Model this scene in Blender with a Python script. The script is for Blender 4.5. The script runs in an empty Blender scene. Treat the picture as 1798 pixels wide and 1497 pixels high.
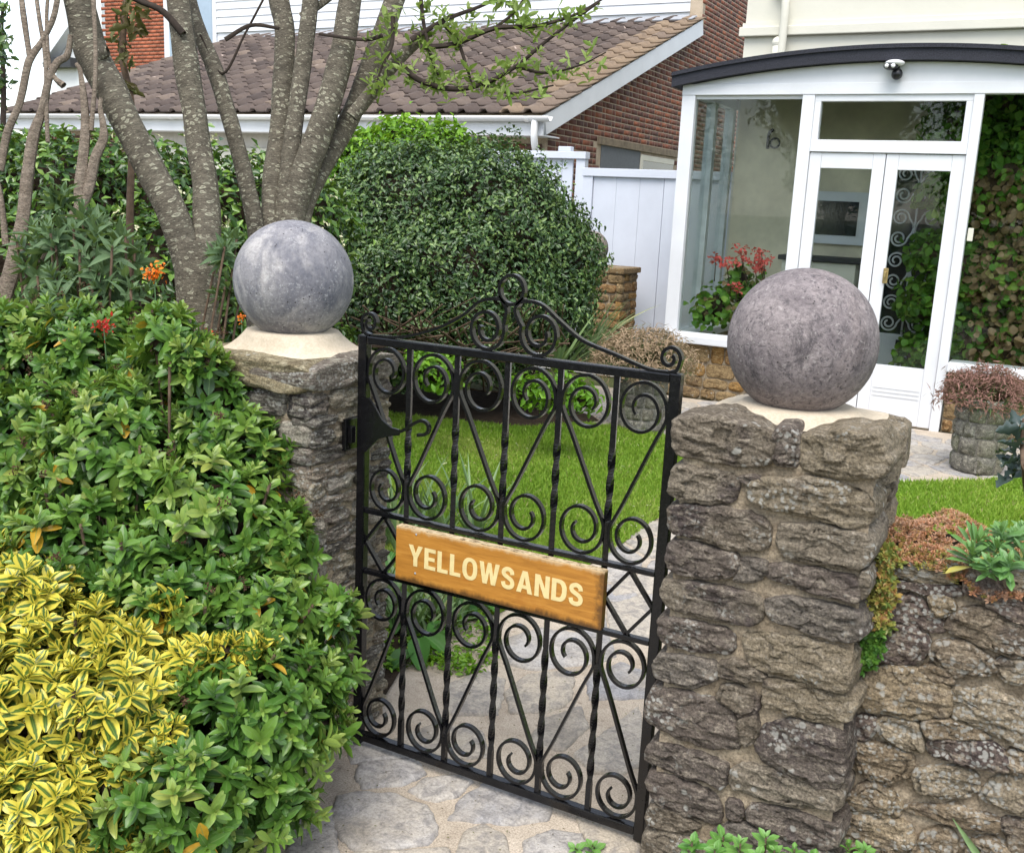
import bpy, bmesh, math, random
import numpy as np
from mathutils import Vector, Matrix, noise

R = math.radians
rng = np.random.default_rng(7)
rnd = random.Random(11)
sc = bpy.context.scene
C = sc.collection

# ------------------------------------------------------------------ camera, sky, sun, exposure
IW, IH, FPX, CAMH = 1798.0, 1497.0, 1800.0, 1.5
YAW, PITCH, ROLL = R(27.9), R(12.4), R(2.7)
_f = np.array([-math.sin(YAW) * math.cos(PITCH), math.cos(YAW) * math.cos(PITCH), -math.sin(PITCH)])
_r0 = np.array([math.cos(YAW), math.sin(YAW), 0.0])
_u0 = np.cross(_r0, _f)
CR = math.cos(ROLL) * _r0 + math.sin(ROLL) * _u0
CU = -math.sin(ROLL) * _r0 + math.cos(ROLL) * _u0
CF = _f
CC = np.array([0.0, 0.0, CAMH])
cam = bpy.data.cameras.new('camera')
cam.sensor_fit = 'HORIZONTAL'
cam.sensor_width = 36.0
cam.lens = 36.0 * FPX / IW
cam.clip_start, cam.clip_end = 0.05, 2000
camo = bpy.data.objects.new('camera', cam)
C.objects.link(camo)
mw = Matrix.Identity(4)
for i in range(3):
    mw[i][0], mw[i][1], mw[i][2], mw[i][3] = CR[i], CU[i], -CF[i], CC[i]
camo.matrix_world = mw
sc.camera = camo

SUN_EL, SUN_AZ = R(60), R(168)          # azimuth: clockwise from +Y
wd = bpy.data.worlds.new('World')
sc.world = wd
wd.use_nodes = True
nt = wd.node_tree
sky = nt.nodes.new('ShaderNodeTexSky')
sky.sky_type = 'NISHITA'
sky.sun_disc = False
sky.sun_elevation = SUN_EL
sky.sun_rotation = SUN_AZ
sky.air_density, sky.dust_density, sky.ozone_density = 1.0, 1.0, 1.0
hsv = nt.nodes.new('ShaderNodeHueSaturation')       # thin high cloud takes most of the blue out
hsv.inputs['Saturation'].default_value = 0.5
nt.links.new(sky.outputs[0], hsv.inputs['Color'])
bg = nt.nodes['Background']
nt.links.new(hsv.outputs[0], bg.inputs['Color'])
bg.inputs['Strength'].default_value = 0.145
sun = bpy.data.lights.new('sun', 'SUN')
sun.energy = 1.6
sun.angle = R(40)
sun.color = (1.0, 0.95, 0.88)
suno = bpy.data.objects.new('sun', sun)
C.objects.link(suno)
sd = Vector((math.sin(SUN_AZ) * math.cos(SUN_EL), math.cos(SUN_AZ) * math.cos(SUN_EL), math.sin(SUN_EL)))
suno.rotation_euler = sd.to_track_quat('Z', 'Y').to_euler()
suno.location = (0, 0, 30)
sc.view_settings.view_transform = 'Standard'
sc.view_settings.look = 'None'
sc.view_settings.gamma = 1.0
sc.view_settings.exposure = 1.3
sc.render.engine = 'CYCLES'
sc.cycles.max_bounces = 6
sc.cycles.diffuse_bounces = 3
sc.cycles.glossy_bounces = 3
sc.cycles.transmission_bounces = 4
sc.cycles.transparent_max_bounces = 10
sc.cycles.use_denoising = True

# ------------------------------------------------------------------ measuring helpers: a photo point onto a real plane
def ray(px, py):
    return CF + CR * (px - IW / 2) / FPX - CU * (py - IH / 2) / FPX
def PX(px, py, x):
    r = ray(px, py); return CC + r * (x / r[0])
def PY(px, py, y):
    r = ray(px, py); return CC + r * (y / r[1])
def PZ(px, py, z=0.0):
    r = ray(px, py); return CC + r * ((z - CAMH) / r[2])
def PD(px, py, d):
    return CC + ray(px, py) * d
def proj(P):
    d = np.asarray(P, float) - CC
    z = d @ CF
    return np.stack([IW / 2 + FPX * (d @ CR) / z, IH / 2 - FPX * (d @ CU) / z, z], -1)

# ------------------------------------------------------------------ scene helpers
ORG = {}
def thing(name, label, cat, loc=(0, 0, 0), group=None):
    o = bpy.data.objects.new(name, None)
    o.empty_display_size = 0.1
    C.objects.link(o)
    o.location = tuple(loc)
    o['label'] = label
    o['category'] = cat
    if group: o['group'] = group
    ORG[o.name] = np.array(loc, float)
    return o
def tag(o, label, cat, group=None):
    o['label'] = label; o['category'] = cat
    if group: o['group'] = group
    return o
def obj(name, me, parent=None, kind=None, label=None):
    o = bpy.data.objects.new(name, me)
    C.objects.link(o)
    if parent is not None:
        o.parent = parent
        ORG[o.name] = ORG[parent.name]
    else:
        ORG[o.name] = np.zeros(3)
    if kind: o['kind'] = kind
    if label: o['label'] = label
    return o
def rawmesh(name, V, F, mat, smooth=False, uv=None, tint=None):
    me = bpy.data.meshes.new(name)
    V = np.asarray(V, float)
    F = np.asarray(F) if not isinstance(F, list) else F
    if isinstance(F, list):
        me.from_pydata(V.tolist(), [], F)
    else:
        k = F.shape[1]
        me.vertices.add(len(V)); me.vertices.foreach_set('co', V.astype(np.float32).ravel())
        me.loops.add(F.size); me.loops.foreach_set('vertex_index', F.astype(np.int32).ravel())
        me.polygons.add(len(F))
        me.polygons.foreach_set('loop_start', np.arange(0, F.size, k, dtype=np.int32))
        me.update(calc_edges=True)
    if mat is not None: me.materials.append(mat)
    if uv is not None:
        l = me.uv_layers.new(name='UVMap')
        li = np.empty(len(me.loops), np.int32); me.loops.foreach_get('vertex_index', li)
        l.data.foreach_set('uv', np.asarray(uv, np.float32)[li].ravel())
    if tint is not None:
        a = me.attributes.new('tint', 'FLOAT', 'POINT')
        a.data.foreach_set('value', np.broadcast_to(np.asarray(tint, np.float32), (len(V),)).copy())
    if smooth:
        me.polygons.foreach_set('use_smooth', np.ones(len(me.polygons), bool))
    me.update()
    return me
def part(name, V, F, mat, parent=None, smooth=False, kind=None, uv=None, tint=None, label=None):
    V = np.asarray(V, float)
    if parent is not None: V = V - ORG[parent.name]
    return obj(name, rawmesh(name, V, F, mat, smooth, uv, tint), parent, kind, label)
class MB:                                   # collects simple solids for one part
    def __init__(s): s.v, s.f = [], []
    def add(s, V, F):
        b = len(s.v); s.v += [tuple(p) for p in V]; s.f += [tuple(i + b for i in f) for f in F]
    def box(s, a, b):
        x0, y0, z0 = a; x1, y1, z1 = b
        s.add([(x0, y0, z0), (x1, y0, z0), (x1, y1, z0), (x0, y1, z0), (x0, y0, z1), (x1, y0, z1), (x1, y1, z1), (x0, y1, z1)],
              [(0, 3, 2, 1), (4, 5, 6, 7), (0, 1, 5, 4), (1, 2, 6, 5), (2, 3, 7, 6), (3, 0, 4, 7)])
        return s
    def prism(s, poly, ax, a, b):           # poly: 2-D points; ax: axis it is extruded along
        n = len(poly)
        def P(p, t): return (t, p[0], p[1]) if ax == 0 else (p[0], t, p[1]) if ax == 1 else (p[0], p[1], t)
        s.add([P(p, a) for p in poly] + [P(p, b) for p in poly],
              [tuple(range(n))[::-1], tuple(range(n, 2 * n))] + [(i, (i + 1) % n, n + (i + 1) % n, n + i) for i in range(n)])
        return s
    def build(s, name, mat, parent=None, bevel=0.0, smooth=False, kind=None, label=None, fix=True):
        o = part(name, s.v, s.f, mat, parent, smooth, kind, label=label)
        if fix or bevel:
            bm = bmesh.new(); bm.from_mesh(o.data)
            bmesh.ops.recalc_face_normals(bm, faces=bm.faces)
            if bevel:
                bmesh.ops.bevel(bm, geom=list(bm.edges), offset=bevel, segments=2, affect='EDGES', profile=0.6)
            bm.to_mesh(o.data); bm.free()
        return o
def sweep(P, prof, frame_n=None, closed=False, scale=None):
    """a profile (list of 2-D points: side, normal) swept along P; frame_n keeps one axis fixed (flat ironwork)"""
    P = np.asarray(P, float); n = len(P); k = len(prof)
    T = np.gradient(P, axis=0)
    if closed:
        T = np.roll(P, -1, 0) - np.roll(P, 1, 0)
    T /= np.linalg.norm(T, axis=1)[:, None] + 1e-12
    V, F = [], []
    if frame_n is None:
        a = np.array([0, 0, 1.0]) if abs(T[0][2]) < .9 else np.array([1.0, 0, 0])
    for i in range(n):
        if frame_n is not None:
            nn = np.asarray(frame_n, float)
        else:
            nn = a - T[i] * (a @ T[i]); nn /= np.linalg.norm(nn) + 1e-12; a = nn
        s = np.cross(T[i], nn); s /= np.linalg.norm(s) + 1e-12
        q = 1.0 if scale is None else scale[i]
        for (x, y) in prof: V.append(P[i] + (s * x + nn * y) * q)
    m = n if closed else n - 1
    for i in range(m):
        j = (i + 1) % n
        for c in range(k):
            d = (c + 1) % k
            F.append((i * k + c, i * k + d, j * k + d, j * k + c))
    if not closed:
        F.append(tuple(range(k))[::-1]); F.append(tuple((n - 1) * k + c for c in range(k)))
    return V, F
def rect(w, d): return [(-w / 2, -d / 2), (w / 2, -d / 2), (w / 2, d / 2), (-w / 2, d / 2)]
def circ(r, k=8): return [(r * math.cos(2 * math.pi * i / k), r * math.sin(2 * math.pi * i / k)) for i in range(k)]
def curve(P, n=8):                          # Catmull-Rom through the points
    P = [np.asarray(p, float) for p in P]
    P = [2 * P[0] - P[1]] + P + [2 * P[-1] - P[-2]]
    out = []
    for i in range(1, len(P) - 2):
        for t in np.linspace(0, 1, n, endpoint=False):
            a, b, c, d = P[i - 1:i + 3]
            out.append(.5 * ((2 * b) + (c - a) * t + (2 * a - 5 * b + 4 * c - d) * t * t + (3 * b - a - 3 * c + d) * t ** 3))
    out.append(P[-2])
    return np.array(out)

# ------------------------------------------------------------------ materials
class NT:
    def __init__(s, name):
        s.m = bpy.data.materials.new(name); s.m.use_nodes = True
        s.t = s.m.node_tree; s.p = s.t.nodes['Principled BSDF']; s.out = s.t.nodes['Material Output']
    def n(s, typ, **k):
        nd = s.t.nodes.new('ShaderNode' + typ)
        for a, v in k.items(): setattr(nd, a, v)
        return nd
    def l(s, a, b): s.t.links.new(a, b)
    def setin(s, nd, key, v):
        i = nd.inputs[key]
        if hasattr(v, 'is_linked'): s.l(v, i)
        elif isinstance(v, (tuple, list)): i.default_value = tuple(v) + ((1.0,) if len(v) == 3 and i.type == 'RGBA' else ())
        else: i.default_value = v
    def coord(s, kind='Object', scale=(1, 1, 1), rnd_off=False, rot=(0, 0, 0)):
        tc = s.n('TexCoord'); mp = s.n('Mapping')
        mp.inputs['Scale'].default_value = scale
        mp.inputs['Rotation'].default_value = rot
        s.l(tc.outputs[kind], mp.inputs['Vector'])
        if rnd_off:
            oi = s.n('ObjectInfo'); mu = s.n('VectorMath', operation='SCALE')
            mu.inputs[0].default_value = (37, 53, 71); s.l(oi.outputs['Random'], mu.inputs['Scale'])
            s.l(mu.outputs[0], mp.inputs['Location'])
        return mp.outputs[0]
    def noise(s, v, scale, detail=4, rough=.55, dist=0.0, out='Fac'):
        nd = s.n('TexNoise'); s.l(v, nd.inputs['Vector'])
        nd.inputs['Scale'].default_value = scale; nd.inputs['Detail'].default_value = detail
        nd.inputs['Roughness'].default_value = rough; nd.inputs['Distortion'].default_value = dist
        return nd.outputs[out]
    def voro(s, v, scale, feature='F1', rand=1.0, out='Distance'):
        nd = s.n('TexVoronoi', feature=feature); s.l(v, nd.inputs['Vector'])
        nd.inputs['Scale'].default_value = scale; nd.inputs['Randomness'].default_value = rand
        return nd.outputs[out]
    def ramp(s, fac, stops, interp='LINEAR'):
        nd = s.n('ValToRGB'); cr = nd.color_ramp; cr.interpolation = interp
        while len(cr.elements) < len(stops): cr.elements.new(0.5)
        for e, (p, c) in zip(cr.elements, stops):
            e.position = p; e.color = (c, c, c, 1) if isinstance(c, (int, float)) else tuple(c) + (1,)
        s.l(fac, nd.inputs[0])
        return nd.outputs[0]
    def mix(s, fac, a, b, blend='MIX'):
        nd = s.n('Mix', data_type='RGBA', blend_type=blend)
        for i, v in ((0, fac), (6, a), (7, b)):
            if hasattr(v, 'is_linked'): s.l(v, nd.inputs[i])
            elif isinstance(v, (tuple, list)): nd.inputs[i].default_value = tuple(v) + (1,)
            else: nd.inputs[i].default_value = v
        return nd.outputs[2]
    def math(s, op, a, b=0.0, clamp=False):
        nd = s.n('Math', operation=op, use_clamp=clamp)
        for i, v in ((0, a), (1, b)):
            if hasattr(v, 'is_linked'): s.l(v, nd.inputs[i])
            else: nd.inputs[i].default_value = v
        return nd.outputs[0]
    def bump(s, h, strength=.5, dist=.01, normal=None):
        nd = s.n('Bump'); nd.inputs['Strength'].default_value = strength; nd.inputs['Distance'].default_value = dist
        s.l(h, nd.inputs['Height'])
        if normal is not None: s.l(normal, nd.inputs['Normal'])
        return nd.outputs[0]
    def rand(s): return s.n('ObjectInfo').outputs['Random']
    def attr(s, name='tint'):
        nd = s.n('Attribute'); nd.attribute_name = name; return nd.outputs['Fac']
    def uv(s):
        sx = s.n('SeparateXYZ'); s.l(s.n('TexCoord').outputs['UV'], sx.inputs[0]); return sx.outputs
    def done(s, color=None, rough=.8, spec=.4, normal=None, metal=0.0, coat=0.0):
        if color is not None: s.setin(s.p, 'Base Color', color)
        s.setin(s.p, 'Roughness', rough)
        s.setin(s.p, 'Specular IOR Level', spec)
        s.setin(s.p, 'Metallic', metal)
        if coat: s.setin(s.p, 'Coat Weight', coat)
        if normal is not None: s.l(normal, s.p.inputs['Normal'])
        return s.m

def m_stone(name, stops, hue, lichen=.5, bed=2.4, fine=1.0, patch=(.06, .045, .05)):
    t = NT(name)
    v = t.coord(scale=(1, 1, bed), rnd_off=True)
    vi = t.coord(rnd_off=True)
    n1 = t.noise(v, 7, 8, .65, .6)
    n2 = t.noise(v, 34, 8, .72, .5)
    n3 = t.noise(vi, 190, 4, .7)
    c = t.ramp(n1, stops)
    hr = t.ramp(t.rand(), [(i / len(hue), h) for i, h in enumerate(hue)], 'CONSTANT')
    c = t.mix(.62, c, hr)
    c = t.mix(t.ramp(t.noise(vi, 6, 4, .6, .5), [(.55, 0), (.68, .75)]), c, patch)
    c = t.mix(t.ramp(n2, [(.5, .0), (.68, .8)]), c, tuple(min(.6, x * 1.5) for x in stops[-1][1]))
    c = t.mix(t.ramp(n2, [(.30, .95), (.44, 0)]), c, (.02, .016, .013))
    c = t.mix(1.0, c, t.ramp(n3, [(.32, .45), (.5, 1.0), (.66, 1.55)]), 'MULTIPLY')
    wv = t.n('VectorMath', operation='ADD'); wn = t.n('TexNoise'); wn.inputs['Scale'].default_value = 60
    sv = t.n('VectorMath', operation='SCALE'); sv.inputs['Scale'].default_value = .012
    t.l(vi, wn.inputs['Vector']); t.l(wn.outputs['Color'], sv.inputs[0]); t.l(vi, wv.inputs[0]); t.l(sv.outputs[0], wv.inputs[1])
    lm = t.math('MULTIPLY', t.ramp(t.voro(wv.outputs[0], 95), [(.30, 1), (.46, 0)]), t.ramp(t.noise(vi, 8, 4, .65), [(.64 - .16 * lichen, 0), (.72 - .16 * lichen, 1)]))
    lm2 = t.math('MULTIPLY', t.ramp(t.voro(wv.outputs[0], 36), [(.20, 1), (.30, 0)]), t.ramp(t.noise(vi, 5, 3), [(.62 - .1 * lichen, 0), (.66 - .1 * lichen, .9)]))
    c = t.mix(t.math('MULTIPLY', t.math('MAXIMUM', lm, lm2), .85), c, (.50, .49, .44))
    b = t.bump(n2, .9, .020 * fine)
    b = t.bump(t.noise(vi, 70, 8, .75, .6), .8, .010 * fine, b)
    b = t.bump(n3, .7, .004 * fine, b)
    return t.done(c, .92, .25, b)
STONE = m_stone('weathered_sandstone', [(.28, (.065, .052, .039)), (.48, (.165, .137, .102)), (.7, (.29, .25, .195))],
                [(.19, .155, .112), (.10, .08, .074), (.255, .215, .158), (.135, .108, .095), (.30, .245, .16), (.175, .155, .135)], .6)
STONE_L = m_stone('lichened_sandstone', [(.28, (.09, .072, .052)), (.48, (.21, .17, .12)), (.7, (.36, .30, .22))],
                  [(.28, .21, .13), (.14, .11, .095), (.34, .28, .19), (.22, .17, .115), (.40, .31, .19), (.12, .085, .085)], 1.3)
STONE_T = m_stone('thin_bedded_stone', [(.28, (.09, .072, .055)), (.48, (.25, .21, .155)), (.7, (.44, .39, .31))],
                  [(.33, .28, .2), (.17, .14, .12), (.44, .40, .33), (.26, .2, .15), (.38, .32, .22), (.08, .075, .075)], .9, 8.0)
STONE_Y = m_stone('golden_rubble', [(.28, (.10, .066, .03)), (.48, (.23, .15, .07)), (.7, (.36, .26, .13))],
                  [(.36, .19, .05), (.22, .15, .08), (.15, .10, .06), (.30, .21, .11), (.26, .13, .05), (.2, .16, .1)], .05, 2.0, patch=(.2, .12, .05))
STONE_P = m_stone('cast_planter_stone', [(.28, (.08, .075, .06)), (.48, (.16, .15, .12)), (.7, (.27, .25, .20))],
                  [(.2, .18, .14), (.15, .14, .12), (.22, .2, .15), (.14, .15, .1), (.2, .19, .17), (.12, .11, .1)], .25, 1.5, .6, patch=(.09, .09, .05))
STONE_C = m_stone('ochre_cap_stone', [(.28, (.12, .095, .055)), (.48, (.26, .215, .13)), (.7, (.42, .36, .25))],
                  [(.34, .28, .17), (.3, .25, .15)], .2, 3.0, patch=(.12, .09, .05))
def m_mortar(name, a, b, sc_=14, grit=1.0):
    t = NT(name); v = t.coord()
    c = t.ramp(t.noise(v, sc_, 8, .65), [(.3, a), (.7, b)])
    c = t.mix(t.ramp(t.noise(v, 3, 4), [(.5, 0), (.75, .6)]), c, tuple(x * .55 for x in a))
    c = t.mix(.8 * grit, c, t.ramp(t.noise(v, 170, 4, .7), [(.32, .5), (.5, 1.0), (.66, 1.5)]), 'MULTIPLY')
    bb = t.bump(t.noise(v, 70, 8, .7), .8 * grit, .010)
    return t.done(c, .95, .2, bb)
MORTAR = m_mortar('sandy_mortar', (.20, .155, .105), (.40, .33, .235), 26)
BEDDING = m_mortar('fresh_mortar_bed', (.50, .42, .31), (.60, .52, .40), 30, .3)
def m_paving():
    t = NT('riven_paving'); v = t.coord(rnd_off=True)
    g = t.ramp(t.rand(), [(0, (.35, .34, .335)), (.22, (.43, .385, .32)), (.45, (.31, .305, .31)), (.7, (.42, .40, .38)), (.86, (.46, .40, .315))], 'CONSTANT')
    c = t.mix(t.ramp(t.noise(v, 6, 7, .65, .5), [(.35, 0), (.65, .8)]), g, (.42, .375, .31))
    c = t.mix(t.ramp(t.noise(v, 22, 8, .7, .8), [(.45, 0), (.62, .6)]), c, (.14, .135, .14))
    c = t.mix(t.ramp(t.noise(v, 3, 5, .6), [(.55, 0), (.7, .4)]), c, (.2, .17, .13))
    c = t.mix(1.0, c, t.ramp(t.noise(v, 140, 5, .75), [(.32, .65), (.5, 1.0), (.68, 1.25)]), 'MULTIPLY')
    c = t.mix(t.ramp(t.noise(v, 300, 2), [(.62, 0), (.72, .4)]), c, (.12, .11, .1))
    b = t.bump(t.noise(v, 16, 9, .68, .6), .8, .012)
    return t.done(c, .85, .3, b)
PAVING = m_paving()
def m_grout():
    t = NT('path_mortar'); v = t.coord()
    c = t.ramp(t.noise(v, 9, 8, .65), [(.3, (.37, .31, .24)), (.7, (.50, .43, .345))])
    c = t.mix(t.ramp(t.noise(v, 45, 4), [(.60, 0), (.72, .6)]), c, (.2, .16, .12))
    c = t.mix(t.ramp(t.noise(v, 5, 5, .65), [(.52, 0), (.68, .55)]), c, (.25, .2, .145))
    c = t.mix(1.0, c, t.ramp(t.noise(v, 220, 4, .7), [(.34, .6), (.5, 1.0), (.66, 1.25)]), 'MULTIPLY')
    return t.done(c, .92, .25, t.bump(t.noise(v, 90, 6, .7), .6, .006))
GROUT = m_grout()
def m_ball(name, a, b, c_, spk, style):
    t = NT(name); v = t.coord()
    n = t.noise(v, 9, 8, .68, 1.0)
    c = t.ramp(n, [(.3, a), (.5, b), (.68, c_)])
    fine = t.noise(v, 120, 6, .75)
    if style == 0:
        c = t.mix(t.ramp(t.noise(v, 5.0, 5, .6, 1.8), [(.50, 0), (.64, .8)]), c, (.42, .40, .385))
        c = t.mix(t.ramp(t.noise(t.coord(scale=(1, 1, .35)), 9, 5, .6, .5), [(.54, 0), (.68, .75)]), c, (.085, .09, .115))
        f = t.math('MULTIPLY', t.ramp(t.noise(v, 130, 5, .8), [(.54, 0), (.62, 1)]), t.ramp(t.noise(v, 7, 3), [(.42, 0), (.56, 1)]))
        c = t.mix(t.math('MULTIPLY', f, .6), c, (.5, .5, .5))
        b_ = t.bump(fine, .5, .004)
    else:
        c = t.mix(t.ramp(t.noise(v, 5.5, 10, .78, .8), [(.52, 0), (.62, .9)]), c, (.045, .04, .045))
        c = t.mix(t.ramp(t.noise(v, 3.0, 4, .6, .5), [(.48, 0), (.66, .55)]), c, (.33, .27, .25))
        w = t.noise(v, 30, 7, .78, 3.0)
        c = t.mix(t.ramp(w, [(.40, .8), (.47, 0)]), c, (.085, .075, .08))
        c = t.mix(t.ramp(t.noise(v, 85, 6, .75, 1.0), [(.56, 0), (.66, .65)]), c, (.42, .39, .37))
        b_ = t.bump(w, .7, .006)
        b_ = t.bump(fine, .5, .003, b_)
    c = t.mix(.55 if style == 0 else .8, c, t.ramp(fine, [(.34, .6), (.5, 1.0), (.66, 1.3)]), 'MULTIPLY')
    pits = t.math('MULTIPLY', t.ramp(t.voro(v, 75), [(.10, 1), (.17, 0)]), t.ramp(t.noise(v, 12, 3), [(.48, 0), (.56, 1)]))
    c = t.mix(pits, c, (.05, .045, .045))
    return t.done(c, .8, .3, t.bump(t.math('SUBTRACT', 1.0, pits), .6, .003, b_))
BALL_L = m_ball('cast_ball_grey', (.13, .13, .15), (.205, .20, .215), (.29, .28, .28), .3, 0)
BALL_R = m_ball('cast_ball_mauve', (.13, .11, .115), (.22, .19, .19), (.30, .26, .255), .3, 1)
BALL_B = m_ball('weathered_ball', (.12, .10, .085), (.22, .19, .16), (.33, .28, .22), .3, 1)
def m_iron():
    t = NT('black_gloss_iron'); v = t.coord()
    b = t.bump(t.noise(v, 110, 3, .5), .25, .002)
    r = t.ramp(t.noise(v, 60, 3), [(.3, .14), (.7, .30)])
    return t.done((.004, .004, .005), r, .5, b)
IRON = m_iron()
def m_plain(name, col, rough=.5, spec=.4, var=.12, scale=20, bump=0.0, metal=0.0):
    t = NT(name); v = t.coord()
    c = t.ramp(t.noise(v, scale, 5, .6), [(.3, tuple(x * (1 - var) for x in col)), (.7, tuple(min(1, x * (1 + var)) for x in col))])
    b = t.bump(t.noise(v, scale * 6, 4), .4, bump) if bump else None
    return t.done(c, rough, spec, b, metal)
WHITE = m_plain('white_gloss_paint', (.66, .67, .69), .4, .45, .06, 3)
WHITE_F = m_plain('white_fence_paint', (.57, .60, .67), .5, .4, .05, 3)
UPVC = m_plain('white_plastic', (.80, .80, .80), .3, .5, .02, 5)
CREAM = m_plain('cream_render', (.62, .60, .51), .85, .3, .04, 3, .004)
CREAM_I = m_plain('stained_cream_wall', (.70, .63, .47), .9, .2, .22, 2.5, .004)
FELT = m_plain('black_mineral_felt', (.030, .031, .040), .85, .3, .6, 160, .004)
DARK = m_plain('dark_slate_paint', (.03, .03, .032), .6, .4, .2)
GREYP = m_plain('grey_board', (.13, .14, .15), .7, .3, .1)
LEAD = m_plain('lead_flashing', (.30, .31, .33), .6, .4, .15, 6)
BRASS = m_plain('dull_brass', (.42, .32, .14), .4, .5, .2, 30, 0, .8)
TIMBER = m_plain('grey_timber', (.21, .17, .12), .9, .2, .3, 12, .004)
SOIL = m_plain('dark_soil', (.035, .025, .017), .98, .1, .5, 25, .02)  # also colours the dark fill inside the plants
CONC = m_plain('pale_driveway', (.4, .38, .34), .9, .2, .1)
BLACKP = m_plain('black_plastic', (.012, .012, .014), .35, .5, .1)
def m_glass(name, refl=.28, tintc=(.93, .96, .95)):
    t = NT(name); tr = t.n('BsdfTransparent'); gl = t.n('BsdfGlossy'); mx = t.n('MixShader'); fr = t.n('Fresnel')
    tr.inputs[0].default_value = tintc + (1,); gl.inputs['Roughness'].default_value = .015
    fr.inputs['IOR'].default_value = 1.5
    f = t.math('MULTIPLY', fr.outputs[0], refl * 2.0, True)
    t.l(f, mx.inputs[0]); t.l(tr.outputs[0], mx.inputs[1]); t.l(gl.outputs[0], mx.inputs[2])
    t.l(mx.outputs[0], t.out.inputs['Surface'])
    return t.m
GLASS = m_glass('window_glass')
PANE_DARK = m_plain('dark_window_pane', (.02, .025, .03), .05, .7, .2)
PANE_BLUE = m_plain('curtained_window_pane', (.30, .38, .46), .08, .6, .12, 2)
def m_bark(name, a, b, spot, spots=1.0, ridge=.4):
    t = NT(name)
    tc = t.n('TexCoord'); mp = t.n('Mapping'); mp.inputs['Scale'].default_value = (30, 62, 1)
    t.l(tc.outputs['UV'], mp.inputs['Vector'])
    n = t.noise(mp.outputs[0], .5, 8, .65)
    v2 = t.n('VectorMath', operation='ADD'); ns = t.n('TexNoise'); ns.inputs['Scale'].default_value = 1.2
    t.l(mp.outputs[0], ns.inputs['Vector']); t.l(mp.outputs[0], v2.inputs[0]); t.l(ns.outputs['Color'], v2.inputs[1])
    c = t.ramp(n, [(.3, a), (.7, b)])
    d = t.voro(v2.outputs[0], 1.0)
    sp = t.math('MULTIPLY', t.ramp(d, [(.13, .35), (.2, 1), (.27, 1), (.32, 0)]), t.ramp(t.noise(mp.outputs[0], .33, 3), [(.34, 0), (.42, spots)]))
    d3 = t.voro(v2.outputs[0], 2.3)
    sp = t.math('MAXIMUM', sp, t.math('MULTIPLY', t.ramp(d3, [(.16, .8), (.26, 0)]), t.ramp(t.noise(mp.outputs[0], .8, 3), [(.42, 0), (.52, spots)])))
    c = t.mix(sp, c, spot)
    bb = t.bump(t.noise(mp.outputs[0], 1.3, 8, .7), min(1, ridge * 1.6), .016)
    c = t.mix(1.0, c, t.ramp(t.noise(mp.outputs[0], 3.0, 4, .7), [(.3, .55), (.5, 1.0), (.7, 1.4)]), 'MULTIPLY')
    bb = t.bump(sp, .4, .004, bb)
    return t.done(c, .9, .25, bb)
BARK = m_bark('lichen_spotted_bark', (.075, .064, .048), (.165, .145, .108), (.34, .325, .24))
BARK2 = m_bark('pale_ridged_bark', (.15, .115, .085), (.33, .27, .21), (.3, .28, .2), .2, .9)
TWIG = m_plain('dark_twig', (.035, .026, .02), .85, .2, .4, 40)
TWIG2 = m_plain('brown_twig', (.11, .075, .05), .85, .2, .4, 40)
def m_leaf(name, stops, rough=.33, spec=.45, trans=.25, rib=(.16, .26, .08), ribw=.05, varieg=None, under=None):
    t = NT(name)
    u = t.uv()
    base = t.ramp(t.attr(), stops)
    d = t.math('ABSOLUTE', t.math('SUBTRACT', u[0], .5))
    v = t.coord()
    base = t.mix(t.ramp(t.noise(v, 60, 3), [(.35, .25), (.65, 0)]), base, tuple(x * .5 for x in stops[0][1]))
    if varieg:
        w = t.math('ADD', d, t.math('MULTIPLY', t.math('SUBTRACT', t.noise(v, 130, 2), .5), .22))
        w = t.math('ADD', w, t.math('MULTIPLY', t.math('SUBTRACT', t.attr(), .5), .16))
        base = t.mix(t.ramp(w, [(.15, 0), (.24, 1)]), base, varieg)
    if ribw: base = t.mix(t.ramp(d, [(ribw * .5, .7), (ribw, 0)]), base, rib)
    t.setin(t.p, 'Base Color', base); t.setin(t.p, 'Roughness', rough); t.setin(t.p, 'Specular IOR Level', spec)
    if trans:
        tl = t.n('BsdfTranslucent'); mx = t.n('MixShader'); mx.inputs[0].default_value = trans
        t.l(t.mix(.5, base, (.25, .35, .03), 'MIX'), tl.inputs['Color'])
        t.l(t.p.outputs[0], mx.inputs[1]); t.l(tl.outputs[0], mx.inputs[2]); t.l(mx.outputs[0], t.out.inputs['Surface'])
    return t.m
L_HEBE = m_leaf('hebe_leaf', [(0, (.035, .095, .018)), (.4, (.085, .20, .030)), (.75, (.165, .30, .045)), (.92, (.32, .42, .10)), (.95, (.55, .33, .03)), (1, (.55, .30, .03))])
L_VARI = m_leaf('variegated_leaf', [(0, (.05, .11, .025)), (1, (.09, .17, .03))], varieg=(.70, .60, .08), ribw=.03, rib=(.2, .3, .06))
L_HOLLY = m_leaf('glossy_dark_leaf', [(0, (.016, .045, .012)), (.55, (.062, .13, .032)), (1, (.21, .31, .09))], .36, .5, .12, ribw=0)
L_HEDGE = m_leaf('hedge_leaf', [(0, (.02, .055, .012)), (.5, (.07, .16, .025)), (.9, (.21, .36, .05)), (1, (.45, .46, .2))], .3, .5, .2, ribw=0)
L_LIME = m_leaf('lime_leaf', [(0, (.10, .25, .012)), (1, (.27, .50, .03))], .45, .4, .35, ribw=0)
L_SAGE = m_leaf('grey_green_leaf', [(0, (.06, .115, .05)), (1, (.16, .25, .12))], .6, .3, .25, rib=(.22, .3, .15))
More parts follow.
